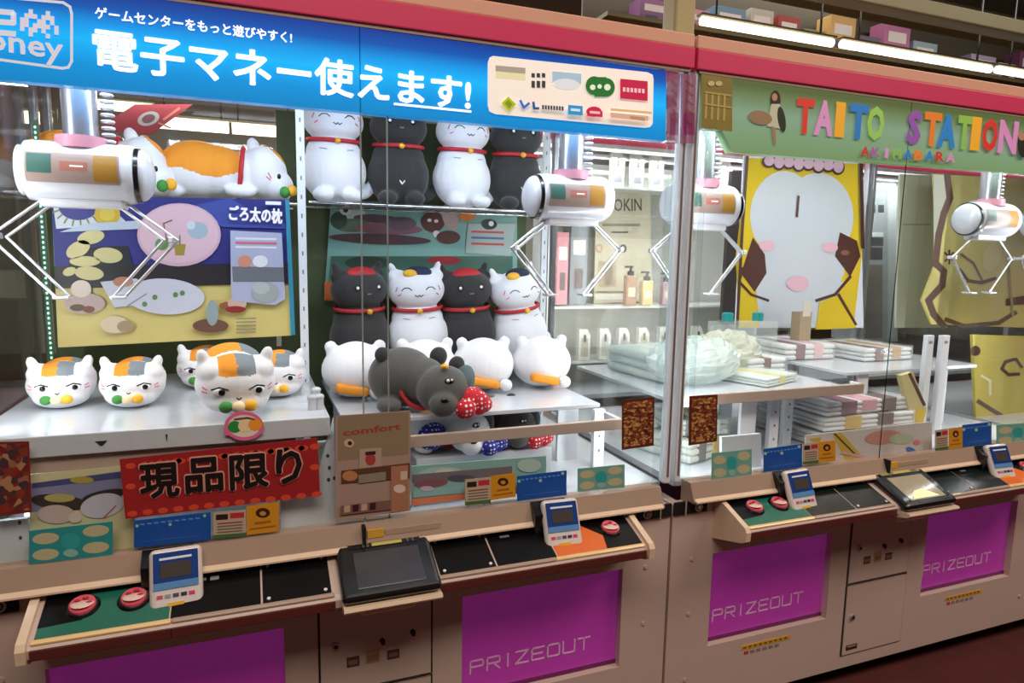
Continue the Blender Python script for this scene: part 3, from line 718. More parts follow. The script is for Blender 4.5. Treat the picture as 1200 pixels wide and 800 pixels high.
# ---- lying calicos on the wire shelf
proto = calico_lying(); G = 'lying calico cats on the top wire shelf'
place(proto, (at(272, 228, .55).x, .55, 1.553), 0, 'lying calico cat plush with orange back and red collar', G, 1.17)
o = copy_tree(proto); place(o, (at(136, 225, .53).x-.02, .53, 1.553), 0, 'lying calico cat plush whose back is hidden by the claw', G, 1.17)

for o_ in (proto, o): o_.scale = (1.17, 1.17, 1.33)
# ---- sitting cats
cw = sitting_cat(False); ck = sitting_cat(True)
GT = 'sitting cats on the top wire shelf'
place(cw, (at(392, 235, .58).x, .58, 1.561), .06, 'white sitting cat plush beside the upright on the top shelf', GT, 1.2)
place(ck, (at(467, 235, .59).x, .59, 1.561), -.05, 'black sitting cat plush between two white ones on the top shelf', GT, 1.2)
o = copy_tree(cw); place(o, (at(541, 238, .58).x, .58, 1.561), .1, 'white sitting cat plush between two black ones on the top shelf', GT, 1.2)
o = copy_tree(ck); place(o, (at(603, 240, .59).x, .59, 1.561), .0, 'black sitting cat plush at the right end of the top shelf', GT, 1.2)
GM = 'sitting cats with headbands below the teal poster'
m1 = copy_tree(ck); forehead(m1, True); place(m1, (at(424, 390, .60).x, .60, 1.056), .3, 'black sitting cat plush at the left end of the middle row', GM, 1.24)
m2 = copy_tree(cw); forehead(m2, False); place(m2, (at(492, 390, .59).x, .59, 1.056), -.1, 'white sitting cat plush left of the black one with red headband', GM, 1.24)
m3 = copy_tree(m1); place(m3, (at(550, 390, .60).x, .60, 1.056), 0, 'black sitting cat plush with red headband between two white ones', GM, 1.24)
m4 = copy_tree(m2); place(m4, (at(614, 390, .59).x, .59, 1.056), .15, 'white sitting cat plush at the right end of the middle row', GM, 1.24)
m4.rotation_euler = (0, -.17, .15); m2.rotation_euler = (0, -.05, -.1); m1.rotation_euler = (0, -.04, .3); m3.rotation_euler = (0, -.07, 0)
# ---- round white ones
G = 'round white cats lying head down'
proto = round_lump()
for i, (px, Y, lab) in enumerate(((417, .41, 'round white cat plush at the left end of the front row'), (498, .42, 'round white cat plush behind the black sleeping one'),
                                  (566, .41, 'round white cat plush second from the right in the front row'), (634, .41, 'round white cat plush at the right end of the front row'))):
    o = proto if i == 0 else copy_tree(proto); place(o, (at(px, 440, Y).x, Y, 1.001), .0, lab, G, 1.05)
# ---- polka scarf sleepers
REDP = polka('red_polka', '#c4182c', '#f2e8ea'); BLUP = polka('blue_polka', '#1c2a9a', '#e8ecf8')
s1 = scarf_sleeper(mat('plush_charcoal', '#4a4a48', .85, var=.12, scale=150, bump=.3, sheen=.3), REDP, 'a', PLUSHK)
place(s1, (at(497, 470, .19).x, .21, 1.001), 0, 'dark grey sleeping cat plush with a red polka-dot scarf on the shelf', 'sleeping cats with polka scarves', 1.08)
db = B(); db.box(-.20, .20, -.09, .10, 0, .085, ACRYL, .003); o = db.build('riser_box'); o.location = (at(560, 540, .26).x, .27, ZG0-.002); tag(o, 'pale riser box under the two plushes below the shelf', 'box')
s2 = scarf_sleeper(PLUSHW, BLUP, 'b', PLUSHK, True)
place(s2, (at(528, 560, .25).x, .27, ZG0+.084), .1, 'white sleeping cat plush with blue polka-dot scarves below the shelf', 'sleeping cats with polka scarves', .95)
s3 = copy_tree(s1); place(s3, (at(590, 545, .25).x, .29, ZG0+.084), 0, 'dark grey cat plush with a red polka-dot scarf lying below the shelf', 'sleeping cats with polka scarves', .9)

# ================================================================== HEADER SIGNS
def lightbox(name, Y, quad, stops, strength, thick=.02, fall=None):
    """backlit sign body: printed tones and inner tube glow share one emissive ramp"""
    m = bpy.data.materials.new(name); m.use_nodes = True; nt = m.node_tree; b = nt.nodes['Principled BSDF']
    b.inputs['Roughness'].default_value = .3
    tc = nt.nodes.new('ShaderNodeTexCoord'); sp = nt.nodes.new('ShaderNodeSeparateXYZ'); nt.links.new(tc.outputs['Object'], sp.inputs[0])
    mr = nt.nodes.new('ShaderNodeMapRange'); mr.inputs[1].default_value = -.09; mr.inputs[2].default_value = .09
    nt.links.new(sp.outputs['Z'], mr.inputs[0])
    r = nt.nodes.new('ShaderNodeValToRGB'); e = r.color_ramp.elements
    for i, (p, c) in enumerate(stops):
        q = e[i] if i < 2 else e.new(p)
        q.position = p; q.color = (*srgb(c), 1)
    nt.links.new(mr.outputs[0], r.inputs[0]); nt.links.new(r.outputs[0], b.inputs['Base Color']); nt.links.new(r.outputs[0], b.inputs['Emission Color'])  # tube glow is put into this ramp along with the print
    b.inputs['Emission Strength'].default_value = strength
    MATS[name] = m; return m
SY = -.002
blue = lightbox('blue_lightbox', SY, None, [(0, '#0f78b8'), (1, '#0a2f86'), (.25, '#0d86cc'), (.5, '#12a4ea'), (.66, '#0f8ad8'), (.82, '#0c50a6')], .75)
pr = Print(SY, [(-60, -36), (781, 83), (780, 165), (-60, 87)], blue, .03)
WL = mat('lit_white', '#ffffff', .4, emit=.75, var=0)
# rounded-frame logo at the left (lettering only)
LGO = mat('lit_pale', '#d8dcea', .4, emit=.35, var=0)
pr.line([(-50, -8), (74, 3), (82, 8), (84, 16), (84, 72), (80, 79), (73, 80), (-50, 63)], 3.2, LGO)
pr.line([(-30, 11), (14, 15), (16, 17), (16, 27), (-22, 24)], 6.5, LGO); pr.line([(-26, 10), (-26, 36), (17, 40)], 6.5, LGO)
pr.bold('money', -52, 61, 74, 78, 26, LGO, .8, 6)
# plain pixel pattern in place of the little picture
pat = ["..#...#..", ".#######.", "##.###.##", "#########", "#.##.##.#", "..#...#.."]
for r_, row in enumerate(pat):
    for c_, ch in enumerate(row):
        if ch == '#' and (r_+c_) % 5: x = 24+c_*5; y = 10+r_*5.3+c_*.55; pr.rect(x, y, x+5, y+5.3, LGO, .5); pr.k -= 1
pr.k += 1
pr.bold('ゲームセンターをもっと遊びやすく!', 112, 22, 342, 51, 14, WL, .35, 4)
pr.bold('電子マネー使えます!', 111, 80, 550, 130, 47, WL, 1.15, 10)
pr.line([(462, 122), (551, 131)], 2.6, WL)
# white card with the payment marks
def rq(x0, y0, x1, y1, h, sl): pr.rect(x0, y0, x1, y1, h, sl)
CARD = mat('lit_card', '#efe6dc', .4, emit=.45, var=0)
pr.poly([(577, 66), (758, 85), (764, 88), (765, 93), (764, 145), (761, 149), (755, 150), (580, 134), (573, 131), (571, 124), (571, 74), (573, 68)], CARD)
def mk(h): return mat('lit_'+h.lstrip('#'), h, .4, emit=.35, var=0)
rq(580, 77, 615, 84, mk('#a8a296'), 3); rq(580, 84, 615, 92, mk('#e8e2b8'), 3)
for k in range(3): rq(622+k*6, 86, 626+k*6, 91, mk('#3a3a44'), .5); rq(622+k*6, 95, 626+k*6, 103, mk('#3a3a44'), .5)
rq(646, 84, 680, 96, mk('#a8c8dc'), 3); pr.ell(663, 99, 15, 6, mk('#dfe8f0'), .08)
pr.ell(695, 101, 10, 11, mk('#24742e')); pr.ell(709, 103, 10, 11, mk('#24742e')); rq(695, 91, 709, 114, mk('#24742e'), 0)
for (x, y, r_) in ((693, 103, 3.2), (701, 102, 2.6), (710, 103, 3.8)): pr.ell(x, y, r_, r_, mk('#e8f4e8'))
rq(725, 93, 757, 116, mk('#c41e4a'), 3)
for k in range(6): rq(728+k*4.4, 103+k*.4, 731+k*4.4, 108+k*.4, mk('#f0c8d0'), .3)
pr.poly([(594, 114), (603, 123), (595, 132), (586, 122)], mk('#b6c22a')); pr.poly([(594, 118), (599, 123), (595, 128), (590, 122)], mk('#7f9a20'))
pr.line([(608, 119), (612, 127), (618, 122)], 3, mk('#3c78c8')); pr.line([(623, 121), (624, 128), (629, 128)], 3, mk('#2c5a9a'))
for k in range(8): rq(633+k*3.2, 124+k*.25, 635.4+k*3.2, 129+k*.25, mk('#4a4a54'), .2)
rq(663, 124, 680, 135, mk('#2f9ad4'), 1.5); rq(666, 128, 677, 131, mk('#d8ecf8'), 1)
pr.ell(693, 132, 9, 6, mk('#c8284a')); rq(685, 130, 703, 137, mk('#c8284a'), 1.5); rq(688, 131, 700, 134, mk('#f0c0c8'), 1)
rq(712, 128, 760, 131, mk('#e0b888'), 4); rq(712, 133, 756, 139, mk('#d8b09a'), 4); rq(735, 137, 752, 141, mk('#b89070'), 2)
pr.build('lightbox_sign', label='long blue lit banner with white Japanese writing and a payment logo card', cat='sign')

# translucent edge strips beside the banners, pink reflections painted into their film
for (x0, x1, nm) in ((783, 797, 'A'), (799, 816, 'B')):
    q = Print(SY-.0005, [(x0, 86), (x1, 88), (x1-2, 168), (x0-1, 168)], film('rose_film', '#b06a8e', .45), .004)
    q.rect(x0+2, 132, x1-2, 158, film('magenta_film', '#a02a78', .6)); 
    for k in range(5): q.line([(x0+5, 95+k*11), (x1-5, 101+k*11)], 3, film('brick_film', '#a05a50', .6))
    q.build('edge_strip', label=('translucent strip with painted pink reflections right of the blue banner' if nm == 'A' else 'translucent strip with painted pink reflections left of the green banner'), cat='strip')

green = lightbox('green_lightbox', SY, None, [(0, '#7fa877'), (1, '#5f7448'), (.3, '#86b08a'), (.6, '#8db49c'), (.85, '#76936a')], .22)
pr = Print(SY, [(822, 86), (1262, 142), (1262, 208), (858, 178), (846, 152), (822, 150)], green, .03)
pr.rect(822, 87, 858, 150, mat('lit_olive', '#8a7a3c', .4, emit=.08, var=.2, scale=20), 4)
for k in range(4): pr.line([(828+k*7, 108+k), (827+k*7, 138+k)], 2.4, ink('#c0b060'))
pr.line([(826, 108), (856, 112)], 2, ink('#c0b060')); pr.line([(826, 122), (856, 126)], 2, ink('#c0b060')); pr.ell(833, 98, 4, 3, ink('#d0c890')); pr.ell(842, 98, 4, 3, ink('#d0c890'))
# small figure of a standing woman in a pale dress
pr.ell(908, 118, 6, 12, ink('#3c2a22')); pr.ell(907, 114, 3.2, 4.5, ink('#c89880')); pr.poly([(903, 122), (913, 122), (919, 152), (898, 148)], ink('#d4dcc0')); pr.ell(915, 140, 4.5, 15, ink('#2c3a26'), -.15)
pr.ell(890, 138, 14, 8, ink('#a88a6a'), .2); pr.poly([(903, 148), (906, 170), (908, 170), (908, 150)], ink('#b88a70'))
cols = ['#c63a2c', '#c88ab8', '#dda02c', '#2c74b8', '#8cb858', None, '#8a50a0', '#d4762c', '#2c7ac0', '#84b04c', '#dda02c', '#c6342c', '#c884b4']
word = 'TAITO STATION'; xs = [931, 952, 976, 992, 1013, 0, 1060, 1079, 1096, 1118, 1134, 1147, 1166]; ws = [20, 22, 11, 22, 20, 0, 16, 20, 21, 16, 11, 18, 22]
for ch, c, x, w_ in zip(word, cols, xs, ws):
    if ch == ' ': continue
    y = 156+(x-931)*.098
    pr.text(ch, x, y, x+w_, y+w_*.098, 42-(x-931)*.012, mat('lit_'+c[1:], c, .4, emit=.4, var=0), .045)
for k, (ch, c) in enumerate(zip('AKIHABARA', ['#b83a34', '#9a5aa0', '#c88ab8', '#84a84c', '#2c74b8', '#d4762c', '#2c7ac0', '#b83a34', '#c884b4'])):
    x = 1006+k*12.4; y = 183+k*.9; x += 3*(ch == 'I'); pr.text(ch, x, y, x+(4 if ch == 'I' else 10.5), y+.8, 11.5, mat('lit_'+c[1:], c, .4, emit=.4, var=0), .04)
pr.ell(1196, 170, 7, 15, ink('#2c3024')); pr.ell(1194, 160, 4, 5, ink('#c89880'))
pr.build('lightbox_sign', label='green lit banner with large coloured capital letters', cat='sign')

# ================================================================== POSTERS INSIDE THE CASES
YP = .46
pr = Print(YP, [(60, 228), (334, 234), (341, 393), (68, 407)], ink('#cfc27a'), .004)
pr.poly([(60, 228), (334, 234), (337, 310), (64, 312)], '#2b2f7c')
pr.poly([(61, 230), (128, 240), (150, 262), (66, 268)], '#c9cfd8'); pr.ell(92, 240, 24, 18, '#2b2f7c')
for k in range(9):
    a = .15+k*.33; pr.line([(92+24*math.cos(a), 240+18*math.sin(a)), (92+31*math.cos(a), 240+25*math.sin(a))], 2, '#7d8350')
pr.ell(126, 251, 15, 14, '#c4a82e'); pr.ell(126, 251, 9, 8, '#d0ba4c')
pr.poly([(100, 262), (170, 258), (165, 268), (70, 272)], '#b4c4d4')
pr.poly([(230, 240), (270, 232), (300, 250), (334, 262), (334, 268), (260, 266)], '#3a4a9a')
pr.poly([(64, 312), (337, 308), (338, 332), (66, 338)], '#26242a')
pr.poly([(90, 290), (150, 288), (160, 330), (70, 334)], '#1f2026')
for (x, y, rx, ry, r_) in ((107, 278, 16, 8, -.2), (92, 292, 15, 9, -.5), (127, 299, 17, 9, .1), (100, 306, 18, 6, 0), (105, 320, 17, 8, .1), (82, 318, 8, 5, -.3)): pr.ell(x, y, rx, ry, '#c8c08a', r_); pr.k -= 1
pr.k += 1
pr.ell(210, 275, 49, 37, '#c9a9bc'); pr.ell(210, 274, 46, 34, '#d6b6c4')
pr.ell(232, 270, 12, 10, '#9fb4c4'); pr.ell(224, 264, 5, 5, '#c8d4dc'); pr.poly([(204, 286), (218, 286), (216, 299), (206, 299)], '#9a8a3a'); pr.ell(190, 286, 8, 7, '#5c8a50'); pr.line([(196, 282), (192, 262), (202, 258)], 1.6, '#6b5648'); pr.line([(211, 286), (211, 276)], 1.6, '#5a6a4a')
pr.ell(194, 347, 46, 21, '#c8ccdc', .05); pr.poly([(118, 330), (160, 326), (180, 338), (170, 356), (135, 360)], '#c8ccdc'); pr.ell(145, 330, 12, 6, '#b8806a')
pr.line([(150, 358), (172, 344)], 1.6, '#8890a0')
for (x, y) in ((182, 348), (170, 356), (206, 345), (214, 343)): pr.ell(x, y, 3, 3, '#5c8450')
pr.ell(100, 355, 24, 12, '#b8a49c'); pr.ell(96, 338, 12, 10, '#d8ccc0'); pr.ell(92, 360, 9, 4, '#5a4a34'); pr.ell(105, 362, 7, 4, '#7a4a3c')
pr.ell(135, 380, 16, 10, '#cfc2a8'); pr.ell(148, 382, 10, 7, '#a08c70')
pr.ell(247, 381, 21, 8, '#6c4c40'); pr.ell(249, 366, 7, 15, '#8ea0a4'); pr.ell(268, 358, 11, 5, '#8a5a3a'); pr.ell(278, 355, 11, 8, '#c8a89c'); pr.ell(276, 362, 12, 4, '#8a2c2c')
pr.poly([(270, 270), (330, 273), (334, 350), (322, 357), (274, 352), (271, 345)], '#a9b0cc'); pr.poly([(272, 312), (332, 313), (333, 330), (273, 330)], '#6a7078')
for k in range(3): pr.rect(276, 278+k*5, 324, 280.5+k*5, ('#d06a7a' if k == 1 else '#d8d8e4'), 1)
pr.ell(287, 306, 8, 7, '#cc8a72'); pr.ell(305, 306, 9, 7, '#dfe0e6'); pr.ell(311, 342, 16, 12, '#9aa6a8'); pr.ell(306, 337, 10, 7, '#b0babc')
pr.bold('ごろ太の枕', 269, 258, 330, 262, 17, '#f2f0ee', .7, 6); pr.rect(311, 236, 329, 240, '#e8e8ee', .5)
for k in range(5): pr.rect(277, 372+k*4, 300, 373.6+k*4, '#8d8a70', -.6)
pr.build('poster', label='blue and yellow night beach poster hanging above the calico cat heads', cat='poster')
# blue edging strip and green back panel with leds
q = Print(YP-.005, [(334, 234), (339, 234), (346, 392), (341, 393)], ink('#2f88a8'), .006); q.build('edging_strip', label='thin blue edging strip at the right edge of the night beach poster', cat='strip')
GRN = mat('green_felt', '#4d5b3c', .8, var=.12, scale=14)
b = B(); b.box(-.30, .30, 0, .012, .005, .78, GRN); o = b.build('back_panel'); o.location = (-.235, .715, ZG0); tag(o, 'dark green panel behind the night beach poster', 'panel')
b = B(); b.box(-.42, .42, 0, .012, .005, 1.06, GRN); o = b.build('back_panel'); o.location = (.50, .72, ZG0); tag(o, 'olive green panel behind the black and white sitting cats', 'panel')
LED = mat('led_mint', '#9ef0c8', .3, emit=1.6, var=0)
r = empty('led_strip', (at(52, 300, .44).x, .44, 1.0), label='string of tiny mint green lights at the left of the night beach poster', cat='light strip')
b = B(); b.box(-.006, .006, 0, .004, .03, .72, mat('strip_green', '#2f4a36', .5)); b.build('strip_backing', r)
b = B()
for k in range(54): b.ell((0, -.002, .04+k*.0125), (.0026, .0022, .0034), LED, seg=6, ring=4)
tag(b.build('lamps', r), kind='stuff')

def teal_scene(pr, ox, oy, s):
    def E(x, y, rx, ry, h, r_=0): pr.ell(ox+x*s, oy+y*s, rx*s, ry*s, h, r_)
    E(30, 18, 14, 8, '#c8d8d0'); E(55, 22, 26, 5, '#5c4a50', .05); E(28, 30, 22, 8, '#5a7058'); E(12, 24, 10, 10, '#34483c'); E(20, 12, 7, 6, '#e4ece8'); E(20, 12, 3, 3, '#22282a')
    E(70, 34, 40, 7, '#8a5c66', .03); E(85, 28, 18, 8, '#6a5560'); E(122, 26, 14, 12, '#5c3228'); E(118, 24, 2.5, 2, '#eee8e0'); E(126, 25, 2.5, 2, '#eee8e0'); E(126, 40, 4, 4, '#e8e0dc')
    E(140, 44, 14, 8, '#5a3430'); E(60, 46, 60, 6, '#5a3a40', .04); E(162, 18, 10, 7, '#e07e2c'); E(142, 20, 9, 16, '#b8a09a', -.3)
YT = .706
pr = Print(YT, [(388, 233), (606, 246), (606, 345), (380, 352)], ink('#7fb0a6'), .004)
teal_scene(pr, 385, 234, 1.0)
pr.poly([(548, 262), (604, 262), (598, 300), (545, 296)], '#a8b8b4'); 
for k in range(3): pr.rect(552, 270+k*7, 590, 272.5+k*7, ('#c84a44' if k != 1 else '#4a6aa0'), 1.2)
pr.ell(573, 263, 9, 6, '#20282a'); pr.ell(575, 262, 3, 3, '#e8ecec'); pr.poly([(388, 300), (600, 300), (600, 344), (382, 350)], '#48705e'); pr.ell(520, 305, 20, 5, '#ac2a34'); pr.ell(430, 308, 26, 8, '#34483c'); pr.rect(380, 330, 402, 352, '#c86a34', 0)
pr.build('poster', label='teal cartoon landscape poster under the top row of sitting cats', cat='poster')
YL = .018
pr = Print(YL, [(482, 546), (640, 534), (640, 574), (482, 590)], ink('#8cbcb8'), .003)
pr.ell(515, 555, 26, 8, '#a8d0cc', -.08); pr.ell(522, 553, 12, 4, '#d8d8d0'); pr.poly([(483, 556), (600, 546), (600, 556), (483, 566)], '#7a7078'); pr.ell(505, 566, 20, 5, '#8a5c66', -.1); pr.ell(540, 560, 16, 4, '#54586a'); pr.poly([(484, 574), (640, 560), (640, 568), (484, 583)], '#8fc4c4'); pr.poly([(482, 584), (640, 568), (640, 574), (482, 592)], '#e08a68')
pr.ell(620, 545, 14, 8, '#b8d4cc'); pr.ell(500, 572, 8, 3, '#c8c0dc')
pr.build('poster', label='teal landscape poster standing behind the lower glass beside the orange stickers', cat='poster')
YM = .020
pr = Print(YM, [(34, 556), (142, 546), (158, 604), (158, 652), (36, 664)], ink('#d6d4a8'), .003)
pr.poly([(35, 566), (142, 556), (144, 590), (36, 600)], '#8890b4'); pr.poly([(38, 566), (142, 552), (142, 560), (38, 572)], '#4a5288'); pr.ell(96, 562, 14, 4, '#b0a850'); pr.ell(70, 588, 34, 9, '#3c3a34', .1); pr.ell(122, 580, 26, 6, '#34322e', -.2); pr.ell(70, 583, 18, 5, '#b8b470')
pr.ell(120, 592, 26, 14, '#ccd0e0', -.2); pr.ell(66, 602, 22, 11, '#cdbcb8'); pr.line([(122, 606), (136, 592)], 1.6, '#c06050'); pr.ell(88, 606, 8, 6, '#dccfc8')
pr.build('poster', label='yellow and lilac poster seen through the lower glass beneath the calico heads', cat='poster')

# ================================================================== STICKERS AND CARDS ON THE GLASS
GY = -.0065
def sticker(quad, base, fn=None, label='', cat='sticker', name='sticker', Y=GY, thick=.0015):
    p = Print(Y, quad, ink(base) if isinstance(base, str) else base, thick)
    if fn: fn(p)
    return p.build(name, label=label, cat=cat)
def redsign(p):
    for k in range(13):
        x = 153+k*18
        for (dy, off) in ((6, 0), (62, 4), (30, 0) if k in (0, 12) else (6, 9)): p.ell(x+off*.5, 540+dy-(x-150)*.105+0, 6, 3.4, '#d24a34', -.1); p.k -= 1
    p.k += 1
    for (c, r_) in (('#e8a494', 2.7), ('#16100f', 1.3)):
        for ch, x0, x1, y in (('現', 166, 210, 584), ('品', 219, 261, 577), ('限', 271, 314, 573), ('り', 325, 353, 566)):
            p.bold(ch, x0, y, x1, y-(x1-x0)*.1, 39, c, r_, 12)
sticker([(140, 538), (372, 513), (375, 580), (147, 608)], '#9c2226', redsign, 'red sign with black Japanese characters stuck on the left glass', 'sign', 'paper_sign', Y=-.008)
def photo_card(p):
    p.poly([(396, 488), (479, 482), (479, 532), (396, 540)], '#8c7a62'); p.text('comfort', 402, 511, 470, 503, 8, '#9a3c40', .03); p.ell(409, 519, 6, 5, '#c8a894'); p.ell(410, 519, 2.5, 2.5, '#2c1c1c')
    p.rect(421, 526, 447, 552, '#b09684', -2); p.ell(434, 538, 6, 7, '#a83c3c'); p.rect(428, 529, 440, 533, '#3c2020', -1)
    p.poly([(400, 551), (480, 542), (480, 560), (400, 566)], '#5c3a2a'); p.ell(410, 557, 9, 6, '#b87a50'); p.poly([(420, 556), (452, 552), (452, 562), (420, 566)], '#8a8070'); p.rect(458, 546, 478, 600, '#a8745a', -2); p.ell(468, 572, 7, 5, '#d8c4b8'); p.rect(469, 552, 477, 562, '#c8b4a0', -1)
    p.rect(399, 592, 458, 603, '#7c5a50', -7); 
    for k in range(4): p.rect(403+k*10, 592-k*1.1, 410+k*10, 600-k*1.1, ('#3a1c20' if k % 2 else '#c0a090'), -1)
sticker([(393, 487), (481, 481), (481, 598), (393, 611)], '#a48a7c', photo_card, 'tall brown photo card stuck at the middle of the glass', 'poster', 'paper_poster', Y=-.008)
def coins(p, ox, oy, w, h, sl):
    for (a, b_) in ((.2, .28), (.8, .22), (.2, .76), (.8, .72)): p.ell(ox+a*w, oy+b_*h+a*sl, w*.16, h*.17, '#b8b690', -.1); p.k -= 1
    p.k += 1; p.ell(ox+.5*w, oy+.45*h+.5*sl, w*.12, h*.26, '#2e9ea0'); p.ell(ox+.5*w, oy+.8*h+.5*sl, w*.09, h*.12, '#88b8b0')
def blue_notice(p, ox, oy, w, h, sl):
    for (a, b_) in ((.04, .2), (.47, .28), (.92, .1)): p.ell(ox+a*w, oy+b_*h+a*sl, 1.8, 1.8, '#a0c4a0'); p.k -= 1
    p.k += 1
    for k in range(9): p.rect(ox+(.08+.09*k)*w, oy+h*.12+(.08+.09*k)*sl, ox+(.14+.09*k)*w, oy+h*.18+(.08+.09*k)*sl, '#5a90d8'); p.k -= 1
    p.k += 1; p.line([(ox+w*.1, oy+h*.8+sl*.1), (ox+w*.85, oy+h*.8+sl*.85)], .8, '#3a70c0')
def warn(p, ox, oy, w, h, sl):
    p.rect(ox+.08*w, oy+h*.1+.08*sl, ox+w*.45, oy+h*.3, '#2c1c1c', .3*sl); p.rect(ox+.52*w, oy+h*.08+sl*.5, ox+w*.95, oy+h*.28+sl*.5, '#c02c3c', .4*sl)
    for k in range(4): p.rect(ox+.12*w, oy+h*(.42+.11*k)+.1*sl, ox+w*.9, oy+h*(.46+.11*k)+.1*sl, ('#7a6a5c' if k else '#a83434'), .8*sl); p.k -= 1
    p.k += 1; p.rect(ox, oy+h*.86, ox+w, oy+h, '#4a6a3a', sl)
def face(p, ox, oy, w, h, sl):
    p.ell(ox+w*.5, oy+h*.3+sl*.5, w*.22, h*.17, '#3a2018'); p.ell(ox+w*.5, oy+h*.32+sl*.5, w*.10, h*.08, '#c88a3c'); p.rect(ox+w*.25, oy+h*.55, ox+w*.75, oy+h*.62, '#a8622a', sl*.5); p.rect(ox+w*.1, oy+h*.76, ox+w*.9, oy+h*.80, '#a8622a', sl*.8)
def quad(x, y, w, h, sl): return [(x, y), (x+w, y+sl), (x+w, y+h+sl), (x, y+h)]
for (x, y, w, h, sl, where) in ((34, 622, 98, 39, -11, 'at the bottom left corner of the long banner machine'), (677, 549, 55, 27, -5, 'right of the blue notice near the machine seam'),
                                (834, 531, 47, 31, -5, 'below the brown card of the machine with towels'), (1168, 498, 50, 24, -4, 'at the right edge of the photo')):
    sticker(quad(x, y, w, h, sl), '#2c8f92' if x < 600 else '#6fa79c', lambda p: coins(p, x, y, w, h, sl), 'teal sticker with four pale ovals '+where)
for (x, y, w, h, sl, where) in ((157, 610, 90, 32, -10, 'under the red sign'), (606, 558, 58, 29, -7, 'next to the orange sticker above the right card reader'),
                                (895, 526, 45, 27, -6, 'behind the card reader of the towel machine'), (1128, 498, 34, 26, -4, 'above the far right card reader')):
    sticker(quad(x, y, w, h, sl), '#1450a4', lambda p: blue_notice(p, x, y, w, h, sl), 'plain blue notice sticker '+where)
for (x, y, w, h, sl, where) in ((250, 600, 38, 31, -3, 'right of the blue notice under the red sign'), (545, 562, 30, 30, -3, 'left of the orange one beside the teal poster'),
                                (941, 520, 18, 24, -2, 'in the middle of the towel machine'), (1096, 504, 15, 24, -2, 'below the white posts at the right')):
    sticker(quad(x, y, w, h, sl), '#b8a890', lambda p: warn(p, x, y, w, h, sl), 'small striped notice sticker with red bar '+where)
for (x, y, w, h, sl, where) in ((289, 593, 38, 34, -5, 'under the red sign'), (575, 558, 29, 28, -4, 'beside the blue notice on the right pane'),
                                (959, 518, 20, 24, -2, 'in the middle of the towel machine'), (1112, 502, 16, 24, -2, 'left of the far right blue notice')):
    sticker(quad(x, y, w, h, sl), '#d09020', lambda p: face(p, x, y, w, h, sl), 'orange sticker with a dark round emblem '+where)
CH = mosaic('brown_print', ['#6a3420', '#8a4a28', '#b07a48', '#4a2018', '#c89a5c', '#7c3c24'], 130, .4, (1, 1, 1.6))
RC = mosaic('red_print', ['#6a2622', '#7c3828', '#946048', '#44303c', '#8a2824', '#a87c58', '#5a3030'], 80, .4)
sticker([(729, 469), (767, 465), (766, 522), (729, 527)], '#5a2818', lambda p: p.poly([(731, 472), (765, 468), (764, 519), (731, 524)], CH), 'brown sweets picture card left of the seam', 'card', 'picture_card')
sticker([(808, 464), (841, 462), (840, 517), (807, 522)], '#5a2818', lambda p: p.poly([(811, 467), (839, 465), (838, 515), (810, 519)], CH), 'brown sweets picture card right of the seam', 'card', 'picture_card')
sticker([(-12, 518), (34, 517), (37, 600), (-12, 606)], '#7a2420', lambda p: p.poly([(-10, 521), (32, 519), (35, 597), (-10, 602)], RC), 'dark red picture card at the left edge of the photo', 'card', 'picture_card')
# perforated white display boards standing behind the lower glass
def perf(quad_, lab, dots, face_='#d3dde6', Y=.024):
    p = Print(Y, quad_, mat('board_white', '#ccd6de', .4), .012)
    for (x, y) in dots: p.ell(x, y, 2, 2.4, '#3c4148'); p.k -= 1
    p.k += 1; p.build('display_board', label=lab, cat='board')
perf([(328, 560), (372, 556), (391, 490), (394, 612), (329, 621)], 'white perforated board left of the brown photo card', [(384, 534), (386, 548), (385, 562), (392, 560)])
perf([(-12, 612), (33, 607), (35, 656), (-12, 662)], 'white perforated board below the dark red card', [(23, 612), (24, 630)])

# ================================================================== PRIZES IN THE TOWEL MACHINE
def quadz(Y, x0, y0, x1, y1): return at(x0, y1, Y), at(x1, y0, Y)
YW_ = .66
YEL, BRN, WHI, PNK = '#e6c22e', '#4e2418', '#cfd2da', '#e0a0b4'
pr = Print(YW_, [(872, 182), (1008, 190), (1012, 384), (862, 384)], mat('towel_white', '#dfe1e8', .9, bump=.3, scale=120), .008)
pr.poly([(876, 185), (1006, 192), (1010, 300), (1000, 384), (866, 384), (862, 300)], mat('towel_yellow', '#e2c028', .9, bump=.3, scale=120))
pr.ell(917, 250, 38, 50, WHI, .1); pr.ell(960, 252, 40, 50, WHI, -.1); pr.ell(936, 310, 54, 48, WHI); pr.poly([(885, 330), (990, 330), (960, 384), (890, 384)], WHI)
pr.poly([(882, 278), (896, 298), (898, 320), (884, 342), (868, 320)], BRN); pr.poly([(984, 272), (1004, 282), (1008, 300), (996, 324), (978, 300)], BRN)
pr.ell(990, 296, 5, 3, '#8a5a4a'); pr.line([(870, 314), (866, 330), (880, 345), (900, 352)], 3, BRN); pr.line([(956, 352), (978, 345), (996, 324)], 3.5, BRN); pr.line([(982, 345), (1002, 380)], 3.5, BRN)
pr.poly([(960, 354), (980, 346), (1003, 384), (955, 386)], mat('towel_yellow', '#e2c028', .9))
pr.ell(898, 288, 9, 6, '#eab6c4'); pr.ell(972, 290, 9, 6, '#eab6c4'); pr.ell(934, 332, 13, 9, '#eab6c4'); pr.line([(935, 230), (933, 254)], 2.6, '#5c3a2c')
for k in range(8):
    pr.ell(900+k*11.5, 190+k*.9, 8, 7+(k % 2)*2, BRN)
for k in range(8):
    pr.ell(900+k*11.5, 188.5+k*.9, 6, 6+(k % 2)*2, '#dcb4c8')
